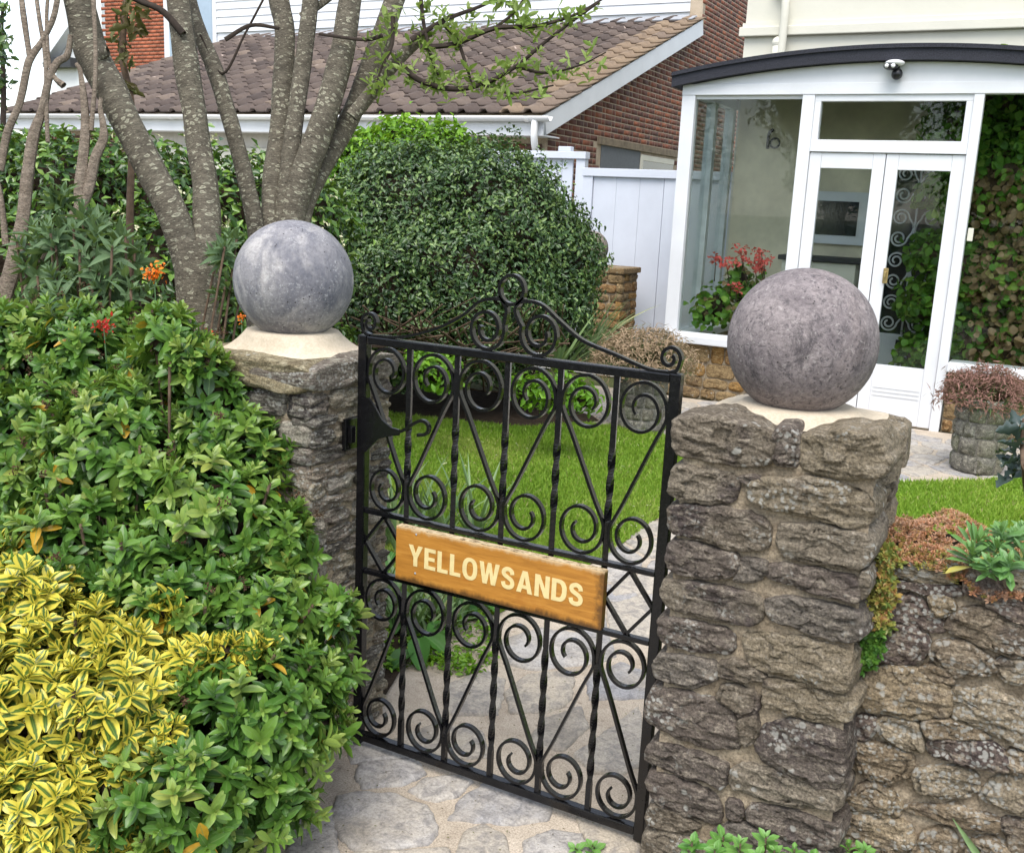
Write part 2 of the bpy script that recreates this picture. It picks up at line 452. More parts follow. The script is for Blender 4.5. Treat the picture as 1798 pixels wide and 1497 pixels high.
L_SPRING = m_leaf('young_tree_leaf', [(0, (.16, .27, .04)), (1, (.38, .46, .16))], .5, .3, .4, ribw=0)
L_BROWN = m_leaf('dead_leaf', [(0, (.07, .05, .03)), (.6, (.14, .11, .04)), (1, (.12, .15, .04))], .6, .3, .15, ribw=0)
L_GRASS = m_leaf('lawn_grass', [(0, (.09, .19, .015)), (.35, (.18, .33, .03)), (.7, (.28, .43, .05)), (.9, (.38, .47, .09)), (1, (.48, .43, .20))], .55, .25, .35, ribw=0)
L_STRAP = m_leaf('strap_leaf', [(0, (.07, .15, .05)), (.8, (.22, .33, .14)), (1, (.38, .36, .16))], .4, .4, .2, ribw=0)
L_DOCK = m_leaf('broad_leaf', [(0, (.035, .13, .018)), (1, (.07, .21, .03))], .5, .35, .2, rib=(.14, .26, .08))
L_IVY = m_leaf('climber_leaf', [(0, (.05, .15, .018)), (.55, (.14, .33, .03)), (.8, (.30, .46, .07)), (.85, (.26, .16, .08)), (1, (.40, .27, .15))], .5, .4, .3, ribw=0)
L_DRY = m_leaf('dry_flower_head', [(0, (.14, .10, .06)), (1, (.46, .33, .22))], .8, .2, .2, ribw=0)
L_RUST = m_leaf('rusty_flower_head', [(0, (.09, .05, .04)), (1, (.36, .19, .16))], .8, .2, .2, ribw=0)
L_WEED = m_leaf('weed_leaf', [(0, (.07, .22, .03)), (1, (.19, .38, .09))], .4, .4, .25, rib=(.25, .42, .14))
L_SEDUM = m_leaf('stonecrop', [(0, (.10, .16, .03)), (.3, (.30, .27, .06)), (.55, (.48, .20, .10)), (1, (.50, .30, .20))], .45, .4, .15, ribw=0)
L_SEDG = m_leaf('green_stonecrop', [(0, (.05, .15, .02)), (1, (.16, .30, .05))], .4, .4, .2, ribw=0)
L_SUCC = m_leaf('pale_rosette_leaf', [(0, (.075, .20, .045)), (.9, (.20, .36, .11)), (.95, (.5, .42, .1)), (1, (.5, .42, .1))], .4, .4, .2, rib=(.25, .4, .22))
L_ORANGE = m_leaf('orange_petal', [(0, (.75, .10, .008)), (1, (.9, .28, .012))], .5, .3, .2, ribw=0)
L_RED = m_leaf('deep_red_petal', [(0, (.35, .01, .01)), (1, (.7, .03, .02))], .5, .3, .2, ribw=0)
L_CORAL = m_leaf('coral_petal', [(0, (.68, .06, .06)), (1, (.88, .20, .18))], .5, .3, .2, ribw=0)
L_CREAMF = m_leaf('cream_blossom', [(0, (.55, .55, .3)), (1, (.75, .72, .5))], .6, .3, .2, ribw=0)
L_BLUEG = m_leaf('blue_green_holly_leaf', [(0, (.025, .045, .04)), (1, (.09, .125, .11))], .25, .6, .1, ribw=0)
L_SEED = m_leaf('brown_seed_head', [(0, (.04, .024, .015)), (1, (.13, .08, .045))], .9, .1, 0, ribw=0)

# ------------------------------------------------------------------ shape helpers: stones, tubes, leaves, scattered pieces
def leaf_proto(width, rows=4, fold=.25, curl=.15, shape='ellipse', cols=2):
    """leaf of length 1 along +Y, face up +Z; quads only"""
    V, UV, F = [], [], []
    for j in range(rows + 1):
        t = j / rows
        if shape == 'ellipse': w = max(.03, math.sin(math.pi * min(1, max(0, .03 + .94 * t))) ** .62)
        elif shape == 'obovate': w = max(.05, math.sin(math.pi * t ** 1.5 * .93 + .12) ** .8)
        elif shape == 'lance': w = max(.02, math.sin(math.pi * t ** .7) ** 1.0)
        elif shape == 'round': w = max(.25, math.sqrt(max(0, 1 - (2 * t - 1) ** 2)))
        elif shape == 'holly': w = max(.06, math.sin(math.pi * t)) * (1.25 if j % 2 else .72)
        else: w = max(.02, (1 - t) ** .6)              # blade
        for i in range(cols + 1):
            s = i / cols - .5
            x = s * width * w
            V.append((x, t, abs(x) * fold * 2 - curl * t * t + (.0 if shape != 'holly' else .06 * ((i + j) % 2))))
            UV.append((i / cols, t))
    k = cols + 1
    for j in range(rows):
        for i in range(cols):
            F.append((j * k + i, j * k + i + 1, (j + 1) * k + i + 1, (j + 1) * k + i))
    return np.array(V), np.array(F), np.array(UV)
def box_proto(a, b, bev=.0):
    m = MB().box(a, b)
    return np.array(m.v, float), np.array(m.f), np.zeros((8, 2))
def frame_mats(pos, d, n, length, width=None):
    """4x4 for leaves: +Y along d, +Z about n"""
    pos, d, n = (np.atleast_2d(np.asarray(a, float)) for a in (pos, d, n))
    d = d / (np.linalg.norm(d, axis=1)[:, None] + 1e-9)
    x = np.cross(d, n); x /= np.linalg.norm(x, axis=1)[:, None] + 1e-9
    z = np.cross(x, d)
    L = np.broadcast_to(np.asarray(length, float), (len(pos),))[:, None]
    W = L if width is None else np.broadcast_to(np.asarray(width, float), (len(pos),))[:, None]
    M = np.zeros((len(pos), 4, 4))
    M[:, :3, 0], M[:, :3, 1], M[:, :3, 2], M[:, :3, 3], M[:, 3, 3] = x * W, d * L, z * L, pos, 1
    return M
def merged(name, protos, Ms, var, tint, mat, parent, smooth=False, kind='stuff'):
    VV, FF, UU, TT, b = [], [], [], [], 0
    for k, (V, F, U) in enumerate(protos):
        idx = np.where(var == k)[0]
        if not len(idx): continue
        M = Ms[idx]
        W = np.einsum('nij,vj->nvi', M[:, :3, :3], V) + M[:, None, :3, 3]
        n, q = W.shape[:2]
        VV.append(W.reshape(-1, 3))
        FF.append((F[None] + (np.arange(n) * q)[:, None, None]).reshape(-1, F.shape[1]) + b)
        UU.append(np.tile(U, (n, 1))); TT.append(np.repeat(tint[idx], q)); b += n * q
    if not VV: return None
    return part(name, np.concatenate(VV), np.concatenate(FF), mat, parent, smooth, kind, np.concatenate(UU), np.concatenate(TT))
def seen_pixels(groups, res=900):
    """for lists of (protos, Ms, var): how many cells of a coarse view grid each piece wins"""
    H_ = int(res * IH / IW); sc_ = res / IW
    pts, ids, off = [], [], 0
    for protos, Ms, var in groups:
        for k, (V, F, U) in enumerate(protos):
            idx = np.where(var == k)[0]
            if not len(idx): continue
            c = V[F].mean(1); s = np.concatenate([V, c, .5 * (c + V[F[:, 0]])])
            W = np.einsum('nij,vj->nvi', Ms[idx][:, :3, :3], s) + Ms[idx][:, None, :3, 3]
            pts.append(W.reshape(-1, 3)); ids.append(np.repeat(idx + off, len(s)))
        off += len(Ms)
    P = proj(np.concatenate(pts)); I = np.concatenate(ids)
    x, y, z = (P[:, 0] * sc_).astype(int), (P[:, 1] * sc_).astype(int), P[:, 2]
    ok = (z > .05) & (x >= 0) & (x < res) & (y >= 0) & (y < H_)
    x, y, z, I = x[ok], y[ok], z[ok], I[ok]
    cell = y * res + x
    o = np.lexsort((z, cell)); cell, I = cell[o], I[o]
    first = np.r_[True, cell[1:] != cell[:-1]]
    return np.bincount(I[first], minlength=off)
def pieces(name, protos, Ms, var, tint, mat, parent, count=300, rest='rest', score=None, levels=10, smooth=False):
    """the COUNT pieces that show largest become parts of their own, the rest one part of kind stuff"""
    if score is None: score = seen_pixels([(protos, Ms, var)])
    order = np.argsort(-score)
    pick = [i for i in order[:count] if score[i] > 0]
    org = ORG[parent.name]; cache = {}
    for i in pick:
        q = int(np.clip(tint[i], 0, .999) * levels); key = (int(var[i]), q)
        if key not in cache:
            V, F, U = protos[key[0]]
            cache[key] = rawmesh(name, V, F, mat, smooth, U, (q + .5) / levels)
        o = bpy.data.objects.new(name, cache[key]); C.objects.link(o)
        o.parent = parent
        M = Ms[i].copy(); M[:3, 3] -= org
        o.matrix_local = Matrix(M.tolist())
    mask = np.ones(len(Ms), bool); mask[pick] = False
    if mask.any():
        merged(rest, protos, Ms[mask], var[mask], tint[mask], mat, parent, smooth)
    return pick

def chaikin(P, n=1):
    P = np.asarray(P, float)
    for _ in range(n):
        Q = np.roll(P, -1, 0); P = np.stack([P * .8 + Q * .2, P * .2 + Q * .8], 1).reshape(-1, 2)
    return P
def resample(P, n):
    Q = np.vstack([P, P[:1]]); s = np.r_[0, np.cumsum(np.linalg.norm(np.diff(Q, axis=0), axis=1))]
    t = np.linspace(0, s[-1], n, endpoint=False)
    return np.stack([np.interp(t, s, Q[:, 0]), np.interp(t, s, Q[:, 1])], 1)
def stone(poly, O, U, V, N, mat, parent, depth=.12, bulge=.016, rough=.007, strata=.006, n=56, name='stone', jag=.004, flat=False, seed=None, rnd_c=1, grow=.004, dense=False):
    """one stone: an uneven outline in the plane (O,U,V), bulging along N, running DEPTH back into the wall"""
    O, U, V, N = (np.asarray(a, float) for a in (O, U, V, N))
    P = resample(chaikin(poly, rnd_c), n)
    c = P.mean(0)
    sd_ = rnd.random() * 100 if seed is None else seed
    size = np.sqrt(max(1e-6, abs(.5 * np.sum(P[:, 0] * np.roll(P[:, 1], -1) - P[:, 1] * np.roll(P[:, 0], -1)))))
    jag = min(jag, size * .06)
    for i in range(n):
        a = noise.noise(Vector((P[i][0] * 28 + sd_, P[i][1] * 28, 3.1)))
        b = noise.noise(Vector((P[i][0] * 75 + sd_, P[i][1] * 75, 9.1)))
        d = P[i] - c; d /= np.linalg.norm(d) + 1e-9
        P[i] = P[i] + d * (a * jag + b * jag * .5 + grow)
    tw = (rnd.random() - .5) * .16; tv = (rnd.random() - .5) * .10
    if flat: rings = [(0, -depth), (0, -.3 * bulge), (.004, .6 * bulge), (.012, bulge), (.35, bulge), (.7, bulge)]
    else: rings = [(-.004, -depth), (-.003, -depth * .5), (0, -.012), (.0005, .15 * bulge), (.0025, .60 * bulge), (.007, .92 * bulge), (.018, bulge), (.3, bulge * 1.05), (.5, bulge * 1.1), (.68, bulge * 1.1), (.85, bulge * 1.1)]
    VV, FF = [], []
    dc = np.linalg.norm(P - c, axis=1)
    if dense and not flat: rings = rings[:7] + [(k_, bulge * (1 + .1 * k_)) for k_ in np.linspace(.14, .93, 15) if k_ >= .2] 
    for r, (ins, h) in enumerate(rings):
        k = ins if ins >= .2 else np.minimum(.5, ins * min(1.0, size / .08) / dc)
        Q = P + (c - P) * (np.full(n, k) if np.isscalar(k) else k)[:, None]
        for i in range(n):
            u, v = Q[i]
            hh = h
            fr = 1.0 if h > -.001 else .4
            a = noise.noise(Vector((u * 9 + sd_, v * 26, .5)))
            b = noise.noise(Vector((u * 22 + sd_, v * 90, 5.5)))
            e = noise.noise(Vector((u * 60 + sd_, v * 110, 8.5)))
            if dense and h > -.001:
                f0 = noise.voronoi(Vector((u * 30 + sd_, v * 62 + a * 1.2, sd_ * 3)))
                hh += (noise.cell(f0[1][0] * 5) - .5) * .0042 * min(1, (r - 2) / 3) + ((v * 42 + a * 2.5 + b * .6) % 1.0 - .5) * .0014
            if h > -.02:
                hh += (a * rough + b * strata + e * strata * .5) * fr
                if r > 3: hh += (u - c[0]) * tw * (.3 if flat else 1) + (v - c[1]) * tv * (.3 if flat else 1)
            side = b * .004 if h <= 0 else 0.0
            w = (P[i] - c) / (dc[i] + 1e-9) * side
            VV.append(O + U * (u + w[0]) + V * (v + w[1]) + N * hh)
    for r in range(len(rings) - 1):
        for i in range(n):
            j = (i + 1) % n
            FF.append((r * n + i, r * n + j, (r + 1) * n + j, (r + 1) * n + i))
    FF.append(tuple((len(rings) - 1) * n + i for i in range(n)))
    # orient outward
    if np.dot(np.cross(U, V), N) < 0: FF = [f[::-1] for f in FF]
    ar = np.sum(P[:, 0] * np.roll(P[:, 1], -1) - P[:, 1] * np.roll(P[:, 0], -1))
    if ar < 0: FF = [f[::-1] for f in FF]
    return part(name, VV, FF, mat, parent, True)
def joint_sheet(O, U, V, N, w, h, parent, amp=.004, step=.011, mat=None):
    """uneven mortar face between the stones of a wall"""
    O, U, V, N = (np.asarray(a, float) for a in (O, U, V, N))
    nx, nz = max(2, int(w / step)), max(2, int(h / step)); VV, FF = [], []
    for j in range(nz + 1):
        for i in range(nx + 1):
            u, v = w * i / nx, h * j / nz
            d = amp * 1.4 * noise.noise(Vector((u * 30 + O[0] * 7, v * 30, O[1]))) + amp * .8 * noise.noise(Vector((u * 95, v * 95, 4 + O[2])))
            VV.append(O + U * u + V * v + N * d)
    for j in range(nz):
        for i in range(nx):
            b = j * (nx + 1) + i; FF.append((b, b + 1, b + nx + 2, b + nx + 1))
    if np.dot(np.cross(U, V), N) < 0: FF = [f[::-1] for f in FF]
    return part('mortar_joint', VV, FF, mat or MORTAR, parent, True)
def rubble_rows(w, h, rh, ln, gap=.012, seed=1, stagger=True):
    """coursed rubble: uneven quads that fill a w x h face"""
    q = random.Random(seed); out = []; z = .0
    while z < h - rh[0] * .6:
        hh = min(q.uniform(*rh), h - z)
        if h - z - hh < rh[0] * .6: hh = h - z
        u = 0.0; first = True
        while u < w - .01:
            l = q.uniform(*ln)
            if first and stagger: l *= q.uniform(.5, 1)
            first = False
            if w - u - l < ln[0] * .5: l = w - u
            g = gap / 2; j = lambda s=.25: q.uniform(-s, s) * gap
            t = hh * q.uniform(0, .18)
            out.append([(u + g + j(), z + g + j() + t * .3), (u + l * .5, z + g + j()), (u + l - g + j(), z + g + j()), (u + l - g + j(), z + hh - g - t + j()), (u + l * q.uniform(.35, .65), z + hh - g + j()), (u + g + j(), z + hh - g - t * q.random() + j())])
            u += l
        z += hh
    return out
def rough_box(a, b, mat, name, parent, step=.03, amp=.006):
    """mortar core: a box with an uneven skin"""
    bm = bmesh.new(); bmesh.ops.create_cube(bm, size=1.0)
    a, b = np.array(a, float), np.array(b, float)
    for v in bm.verts: v.co = Vector((a + b) / 2) + Vector([v.co[i] * (b[i] - a[i]) for i in range(3)])
    for ax in range(3):
        n = int((b[ax] - a[ax]) / step)
        for i in range(1, n):
            p = Vector((a + b) / 2); p[ax] = a[ax] + (b[ax] - a[ax]) * i / n
            nn = Vector((0, 0, 0)); nn[ax] = 1
            bmesh.ops.bisect_plane(bm, geom=list(bm.verts) + list(bm.edges) + list(bm.faces), plane_co=p, plane_no=nn)
    o3 = Vector((.3, .7, .1))
    for v in bm.verts:
        nv = noise.noise_vector(v.co * 22) * amp + noise.noise_vector(v.co * 60 + o3) * amp * .5
        v.co += nv
    me = bpy.data.meshes.new(name)
    for v in bm.verts: v.co -= Vector(ORG[parent.name])
    bm.to_mesh(me); bm.free(); me.materials.append(mat)
    me.polygons.foreach_set('use_smooth', np.ones(len(me.polygons), bool))
    return obj(name, me, parent)
def tube(P, rad, k=10, wob=.06, seed=0.0):
    """round limb through world points with a radius at each; returns V, F, UV (metres round, metres along)"""
    P = np.asarray(P, float); rad = np.asarray(rad, float); n = len(P)
    T = np.gradient(P, axis=0); T /= np.linalg.norm(T, axis=1)[:, None] + 1e-9
    a = np.array([1.0, .2, 0]); V, UV, F = [], [], []; s = 0.0
    for i in range(n):
        a = a - T[i] * (a @ T[i]); a /= np.linalg.norm(a); b = np.cross(T[i], a)
        if i: s += np.linalg.norm(P[i] - P[i - 1])
        for c in range(k + 1):
            th = 2 * math.pi * c / k
            d = a * math.cos(th) + b * math.sin(th)
            thm = th % (2 * math.pi)
            q = P[i] + d * rad[i]
            nz = noise.noise(Vector((math.cos(thm) * 1.3 + seed, math.sin(thm) * 1.3, s * 9))) if True else 0
            V.append(P[i] + d * rad[i] * (1 + wob * nz * 1.6)); UV.append((th * rad[0] * .9, s))
    for i in range(n - 1):
        for c in range(k):
            q = i * (k + 1) + c
            F.append((q, q + 1, q + k + 2, q + k + 1))
    return V, F, UV
def limb(name, pts, mat, parent, depth, k=12, n=6, wob=.06, dd=None):
    """pts: (px, py, width in px) in the photo at DEPTH metres from the camera"""
    A = [PD(p[0], p[1], depth + (dd[i] if dd else 0)) for i, p in enumerate(pts)]
    A = curve(A, n)
    w = np.interp(np.linspace(0, len(pts) - 1, len(A)), range(len(pts)), [p[2] for p in pts]) * depth / FPX / 2 * (.93 if mat is BARK else 1)
    V, F, UV = tube(A, w, k, wob, rnd.random() * 50)
    return part(name, V, F, mat, parent, True, uv=UV), A, w
def blob_points(blobs, spacing, zmin=.03, low=-.45, jit=.06, inner=0, q=rng, lumpy=.13):
    """points and outward normals over a union of ellipsoids (cx,cy,cz,rx,ry,rz)"""
    P, N = [], []
    B = np.array(blobs, float)
    for b in B:
        r = (b[3] * b[4] * b[5]) ** (1 / 3)
        m = max(8, int(4 * math.pi * r * r / spacing ** 2))
        i = np.arange(m) + .5
        ph = np.arccos(1 - 2 * i / m); th = math.pi * (1 + 5 ** .5) * i
        d = np.stack([np.cos(th) * np.sin(ph), np.sin(th) * np.sin(ph), np.cos(ph)], 1)
        d += q.normal(0, spacing / r * .35, d.shape); d /= np.linalg.norm(d, axis=1)[:, None]
        nn = d / b[3:6]; nn /= np.linalg.norm(nn, axis=1)[:, None]
        lump = np.array([noise.noise(Vector((x * 2.6 + b[0] * 3, y * 2.6, z * 2.6 + b[2] * 3))) for x, y, z in d])[:, None]
        p = b[:3] + d * b[3:6] * (1 + q.normal(0, jit, (m, 1)) - inner + lumpy * lump)
        keep = (nn[:, 2] > low) & (p[:, 2] > zmin)
        for c in B:
            if c is b or np.all(c == b): continue
            keep &= (((p - c[:3]) / (c[3:6] * (.93 - inner))) ** 2).sum(1) > 1
        P.append(p[keep]); N.append(nn[keep])
    return np.concatenate(P), np.concatenate(N)
def blob_core(name, blobs, mat, parent, k=.72):  # solid dark fill: dense twigs, with the shade between them put into the colour
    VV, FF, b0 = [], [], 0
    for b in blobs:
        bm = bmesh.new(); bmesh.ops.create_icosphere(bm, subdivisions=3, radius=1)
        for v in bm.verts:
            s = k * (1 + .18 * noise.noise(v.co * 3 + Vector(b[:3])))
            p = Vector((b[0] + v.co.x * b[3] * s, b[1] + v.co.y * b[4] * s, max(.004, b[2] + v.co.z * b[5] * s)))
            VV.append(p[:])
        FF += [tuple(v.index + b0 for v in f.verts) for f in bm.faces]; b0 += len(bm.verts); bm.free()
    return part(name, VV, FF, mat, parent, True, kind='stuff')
def PB(px, py, d, r, sy=1.0, sz=1.0):
    p = PD(px, py, d); return (p[0], p[1], p[2], r, r * sy, r * sz)
def unit(a): a = np.asarray(a, float); return a / (np.linalg.norm(a, axis=-1, keepdims=True) + 1e-9)
def sprigs(P, N, L, pairs=7, up=.5, spread=(18, 80), step=.16, per=2, tint=(.2, .75), fresh=.9, jit=.12, q=rng, special=0.0, sp_t=.97):
    """leafy shoot tips: opposite leaf pairs along an axis; returns matrices and tints"""
    n = len(P); m = pairs * per
    ax = unit(unit(N) + np.array([0, 0, 1.0]) * up + q.normal(0, .28, P.shape))
    h = unit(np.cross(ax, np.array([.31, .22, .92]))); g = np.cross(ax, h)
    L0 = L * q.uniform(.8, 1.2, n); ph0 = q.uniform(0, 6.28, n); bt = q.uniform(tint[0], tint[1], n); sp = q.random(n) < special
    k = np.repeat(np.arange(pairs), per); w = np.tile(np.arange(per), pairs); f = k / (pairs - 1)
    e = lambda x: np.repeat(x, m, 0)
    t_ = lambda x: np.tile(x, n)
    th = e(ph0) + t_(k * (math.pi / 2 if per == 2 else 2.4) + w * 2 * math.pi / per) + q.normal(0, jit, n * m)
    an = t_(np.radians(spread[0] + (spread[1] - spread[0]) * f ** .8)) + q.normal(0, jit, n * m)
    A, H_, G_ = e(ax), e(h), e(g)
    rad = H_ * np.cos(th)[:, None] + G_ * np.sin(th)[:, None]
    d = A * np.cos(an)[:, None] + rad * np.sin(an)[:, None]
    nn = A * np.sin(an)[:, None] - rad * np.cos(an)[:, None]
    l = e(L0) * t_(.42 + .58 * np.minimum(1, f * 1.6)) * q.uniform(.88, 1.1, n * m)
    M = frame_mats(e(P) - A * (t_(k) * step * e(L0))[:, None], d, nn, l)
    T = e(bt) + (fresh - e(bt)) * t_(np.maximum(0, 1 - f * 2.2)) * .8 + q.normal(0, .05, n * m)
    T = np.clip(T, 0, .92)
    T[e(sp) & (t_(k) >= pairs - 3) & (q.random(n * m) < .3)] = sp_t
    return M, T
def loose_leaves(P, N, L, q=rng, per=3, up=.3, spread=.9, tint=(0, 1)):
    n = len(P) * per
    p = np.repeat(P, per, 0) + q.normal(0, L * .5, (n, 3))
    nn = unit(np.repeat(N, per, 0) + [0, 0, up] + q.normal(0, spread * .6, (n, 3)))
    d = unit(np.cross(nn, q.normal(0, 1, (n, 3))))
    return frame_mats(p, d, nn, L * q.uniform(.7, 1.25, n)), q.uniform(tint[0], tint[1], n)

# ------------------------------------------------------------------ the ground
def sheet(name, poly, z, mat, kind='structure', parent=None):
    return part(name, [(p[0], p[1], z) for p in poly], [tuple(range(len(poly)))], mat, parent, kind=kind)
def m_ground():
    t = NT('rough_ground'); v = t.coord()
    c = t.ramp(t.noise(v, 4, 6), [(.35, (.05, .06, .02)), (.65, (.10, .11, .04))])
    return t.done(c, .95, .2, t.bump(t.noise(v, 30, 5), .6, .02))
sheet('ground', [(-400, -400), (400, -400), (400, 400), (-400, 400)], -.004, m_ground())
path = sheet('path', [(-2.6, .2), (.6, .2), (.6, 7.9), (-3.4, 7.9), (-3.4, 6.3), (-2.6, 6.3)], .004, GROUT)
TURF = m_plain('turf_soil', (.19, .31, .03), .95, .1, .35, 40)
LE = [PZ(*p)[:2] for p in ((1230, 845), (1170, 901), (1062, 979), (960, 1035), (880, 1078), (800, 1100), (700, 1080))]
lawn_l = [(-1.62, 6.42)] + [tuple(p) for p in LE] + [(-3.2, 3.0), (-4.5, 3.6), (-5.2, 6.42)]
BEDC = (PD(770, 480, 7.5)[0], PD(770, 480, 7.5)[1])
bush_bed = [(BEDC[0] + 1.25 * math.cos(a) * (1 + .06 * math.sin(5 * a)), BEDC[1] + .60 * math.sin(a) * (1 + .06 * math.sin(7 * a))) for a in np.linspace(0, 2 * math.pi, 28, endpoint=False)]
sheet('flower_bed', bush_bed, .018, SOIL)
lawn_r = [(-.80, 2.45), (1.6, 2.45), (1.6, 7.4), (.5, 7.3), (-.07, 6.76), (-.52, 6.28), (-.80, 6.05)]
sheet('lawn', lawn_l, .010, TURF); sheet('lawn', lawn_r, .010, TURF)
sheet('flower_bed', [(-1.64, 1.95), (-1.60, 1.8), (-1.66, 1.6), (-1.58, 1.4), (-1.55, 1.2), (-1.40, .2), (-6, .2), (-6, 1.95)], .010, SOIL)
sheet('flower_bed', [(-1.59, 2.02), (-5.5, 2.02), (-5.5, 3.6), (-4.5, 3.6), (-3.2, 3.0), (LE[-1][0], LE[-1][1]), (LE[-2][0], LE[-2][1]), (-1.76, 2.72), (-1.70, 2.52), (-1.63, 2.32)], .014, SOIL)
sheet('flower_bed', [(-.70, 1.99), (-.62, 1.80), (-.45, 1.60), (.9, 1.55), (.9, 2.1), (-.26, 2.1)], .010, SOIL)
sheet('driveway', [(-22, 8.4), (-2.9, 8.4), (-2.9, 11.1), (-22, 11.1)], .010, CONC)

def inpoly(P, poly):
    x, y = P[:, 0], P[:, 1]; r = np.zeros(len(P), bool); n = len(poly)
    for i in range(n):
        (x0, y0), (x1, y1) = poly[i], poly[(i + 1) % n]
        c = ((y0 > y) != (y1 > y)) & (x < (x1 - x0) * (y - y0) / (y1 - y0 + 1e-12) + x0)
        r ^= c
    return r
# crazy paving: the stones one can make out from the photo, irregular cells beyond
Z6 = lambda x, y: (480 + x / 2.644, 1180 + y / 2.644)
Z7 = lambda x, y: (660 + x / 3.33, 880 + y / 3.33)
PAVE = [(Z6, [(410, 440), (500, 425), (660, 420), (690, 480), (600, 520), (430, 540), (400, 490)]),
        (Z6, [(300, 590), (420, 575), (560, 590), (690, 640), (745, 740), (720, 790), (560, 825), (400, 838), (330, 790), (290, 690)]),
        (Z6, [(640, 560), (720, 510), (860, 495), (910, 520), (830, 580), (760, 600)]),
        (Z6, [(830, 690), (900, 590), (1000, 525), (1280, 620), (1260, 690), (1100, 705), (950, 690)]),
        (Z6, [(110, 720), (265, 650), (280, 838), (275, 930), (60, 930)]),
        (Z6, [(870, 838), (900, 750), (980, 730), (1060, 780), (1090, 930), (850, 930)]),
        (Z6, [(1180, 800), (1300, 755), (1420, 770), (1440, 840), (1330, 930), (1180, 880)]),
        (Z6, [(290, 870), (420, 855), (600, 850), (800, 830), (830, 940), (600, 1000), (300, 1000)]),
        (Z6, [(1420, 690), (1500, 690), (1690, 770), (1690, 860), (1500, 860)]),
        (Z6, [(360, 330), (500, 320), (690, 400), (560, 405), (380, 425)]),
        (Z7, [(770, 1130), (900, 1030), (1160, 1000), (1110, 1180), (1000, 1240), (800, 1240)]),
        (Z7, [(1000, 1290), (1190, 1220), (1220, 1330), (1100, 1450), (950, 1450), (920, 1390)]),
        (Z7, [(420, 1090), (640, 1010), (740, 1060), (700, 1250), (430, 1250)]),
        (Z7, [(740, 830), (950, 760), (1180, 790), (1240, 950), (950, 985), (760, 950)]),
        (Z7, [(1240, 1040), (1430, 960), (1600, 1030), (1590, 1150), (1260, 1165)]),
        (Z7, [(1370, 620), (1560, 560), (1660, 640), (1650, 820), (1380, 780)]),
        (Z7, [(1380, 500), (1500, 450), (1680, 470), (1660, 535), (1400, 560)]),
        (Z7, [(1210, 700), (1330, 640), (1350, 790), (1400, 900), (1270, 960), (1200, 800)]),
        (Z6, [(560, 330), (760, 255), (960, 290), (980, 400), (800, 400), (620, 370)]),
        (Z6, [(1400, 390), (1560, 290), (1690, 170), (1710, 300), (1740, 400), (1600, 480), (1500, 470)])]
PC = []
for zf, pl in PAVE:
    g = [PZ(*zf(*p))[:2] for p in pl]
    PC.append(np.mean(g, 0))
    stone(g, (0, 0, .006), (1, 0, 0), (0, 1, 0), (0, 0, 1), PAVING, path, depth=.02, bulge=.007, rough=.0035, strata=.001, n=48, name='paving_stone', jag=.012, flat=True, rnd_c=0, grow=.014)
def cells(pts, i, k=14):
    d = np.linalg.norm(pts - pts[i], axis=1); nb = np.argsort(d)[1:k]
    poly = [np.array(p) for p in (pts[i] + [[-.5, -.5], [.5, -.5], [.5, .5], [-.5, .5]])]
    for j in nb:
        m = (pts[i] + pts[j]) / 2; nrm = pts[j] - pts[i]; nrm = nrm / np.linalg.norm(nrm)
        m = m - nrm * .014
        out = []
        for a, b in zip(poly, poly[1:] + poly[:1]):
            da, db = (a - m) @ nrm, (b - m) @ nrm
            if da <= 0: out.append(a)
            if (da < 0) != (db < 0): out.append(a + (b - a) * (da / (da - db)))
        poly = out
        if len(poly) < 3: return None
    return poly
grid = []
q = random.Random(5)
for iy in range(-9, 30):
    for ix in range(18):
        grid.append((-3.3 + ix * .24 + (.12 if iy % 2 else 0) + q.uniform(-.09, .09), 1.9 + iy * .21 + q.uniform(-.08, .08)))
grid = np.array(grid)
for i in range(len(grid)):
    p = grid[i]
    if p[1] > 7.75 or p[0] > .45 or (p[1] < 3.4 and min(np.linalg.norm(p - c) for c in PC) < (.26 if p[1] > 2 else .20)): continue
    if 1.62 < p[1] < 2.4 or (p[1] < 2 and (p[0] < -1.35 or p[0] > -.25)) or (2 < p[1] < 6.5 and not -1.62 < p[0] < -.72): continue
    if p[1] < 2 and p[1] > 1.45 and p[0] > -.6: continue
    if inpoly(p[None], lawn_l)[0] or inpoly(p[None], lawn_r)[0]: continue
    pl = cells(grid, i)
    if pl is None: continue
    stone(pl, (0, 0, .006), (1, 0, 0), (0, 1, 0), (0, 0, 1), PAVING, path, depth=.02, bulge=.006, rough=.003, strata=.001, n=24, name='paving_stone', jag=.010, flat=True, rnd_c=0, grow=.002)

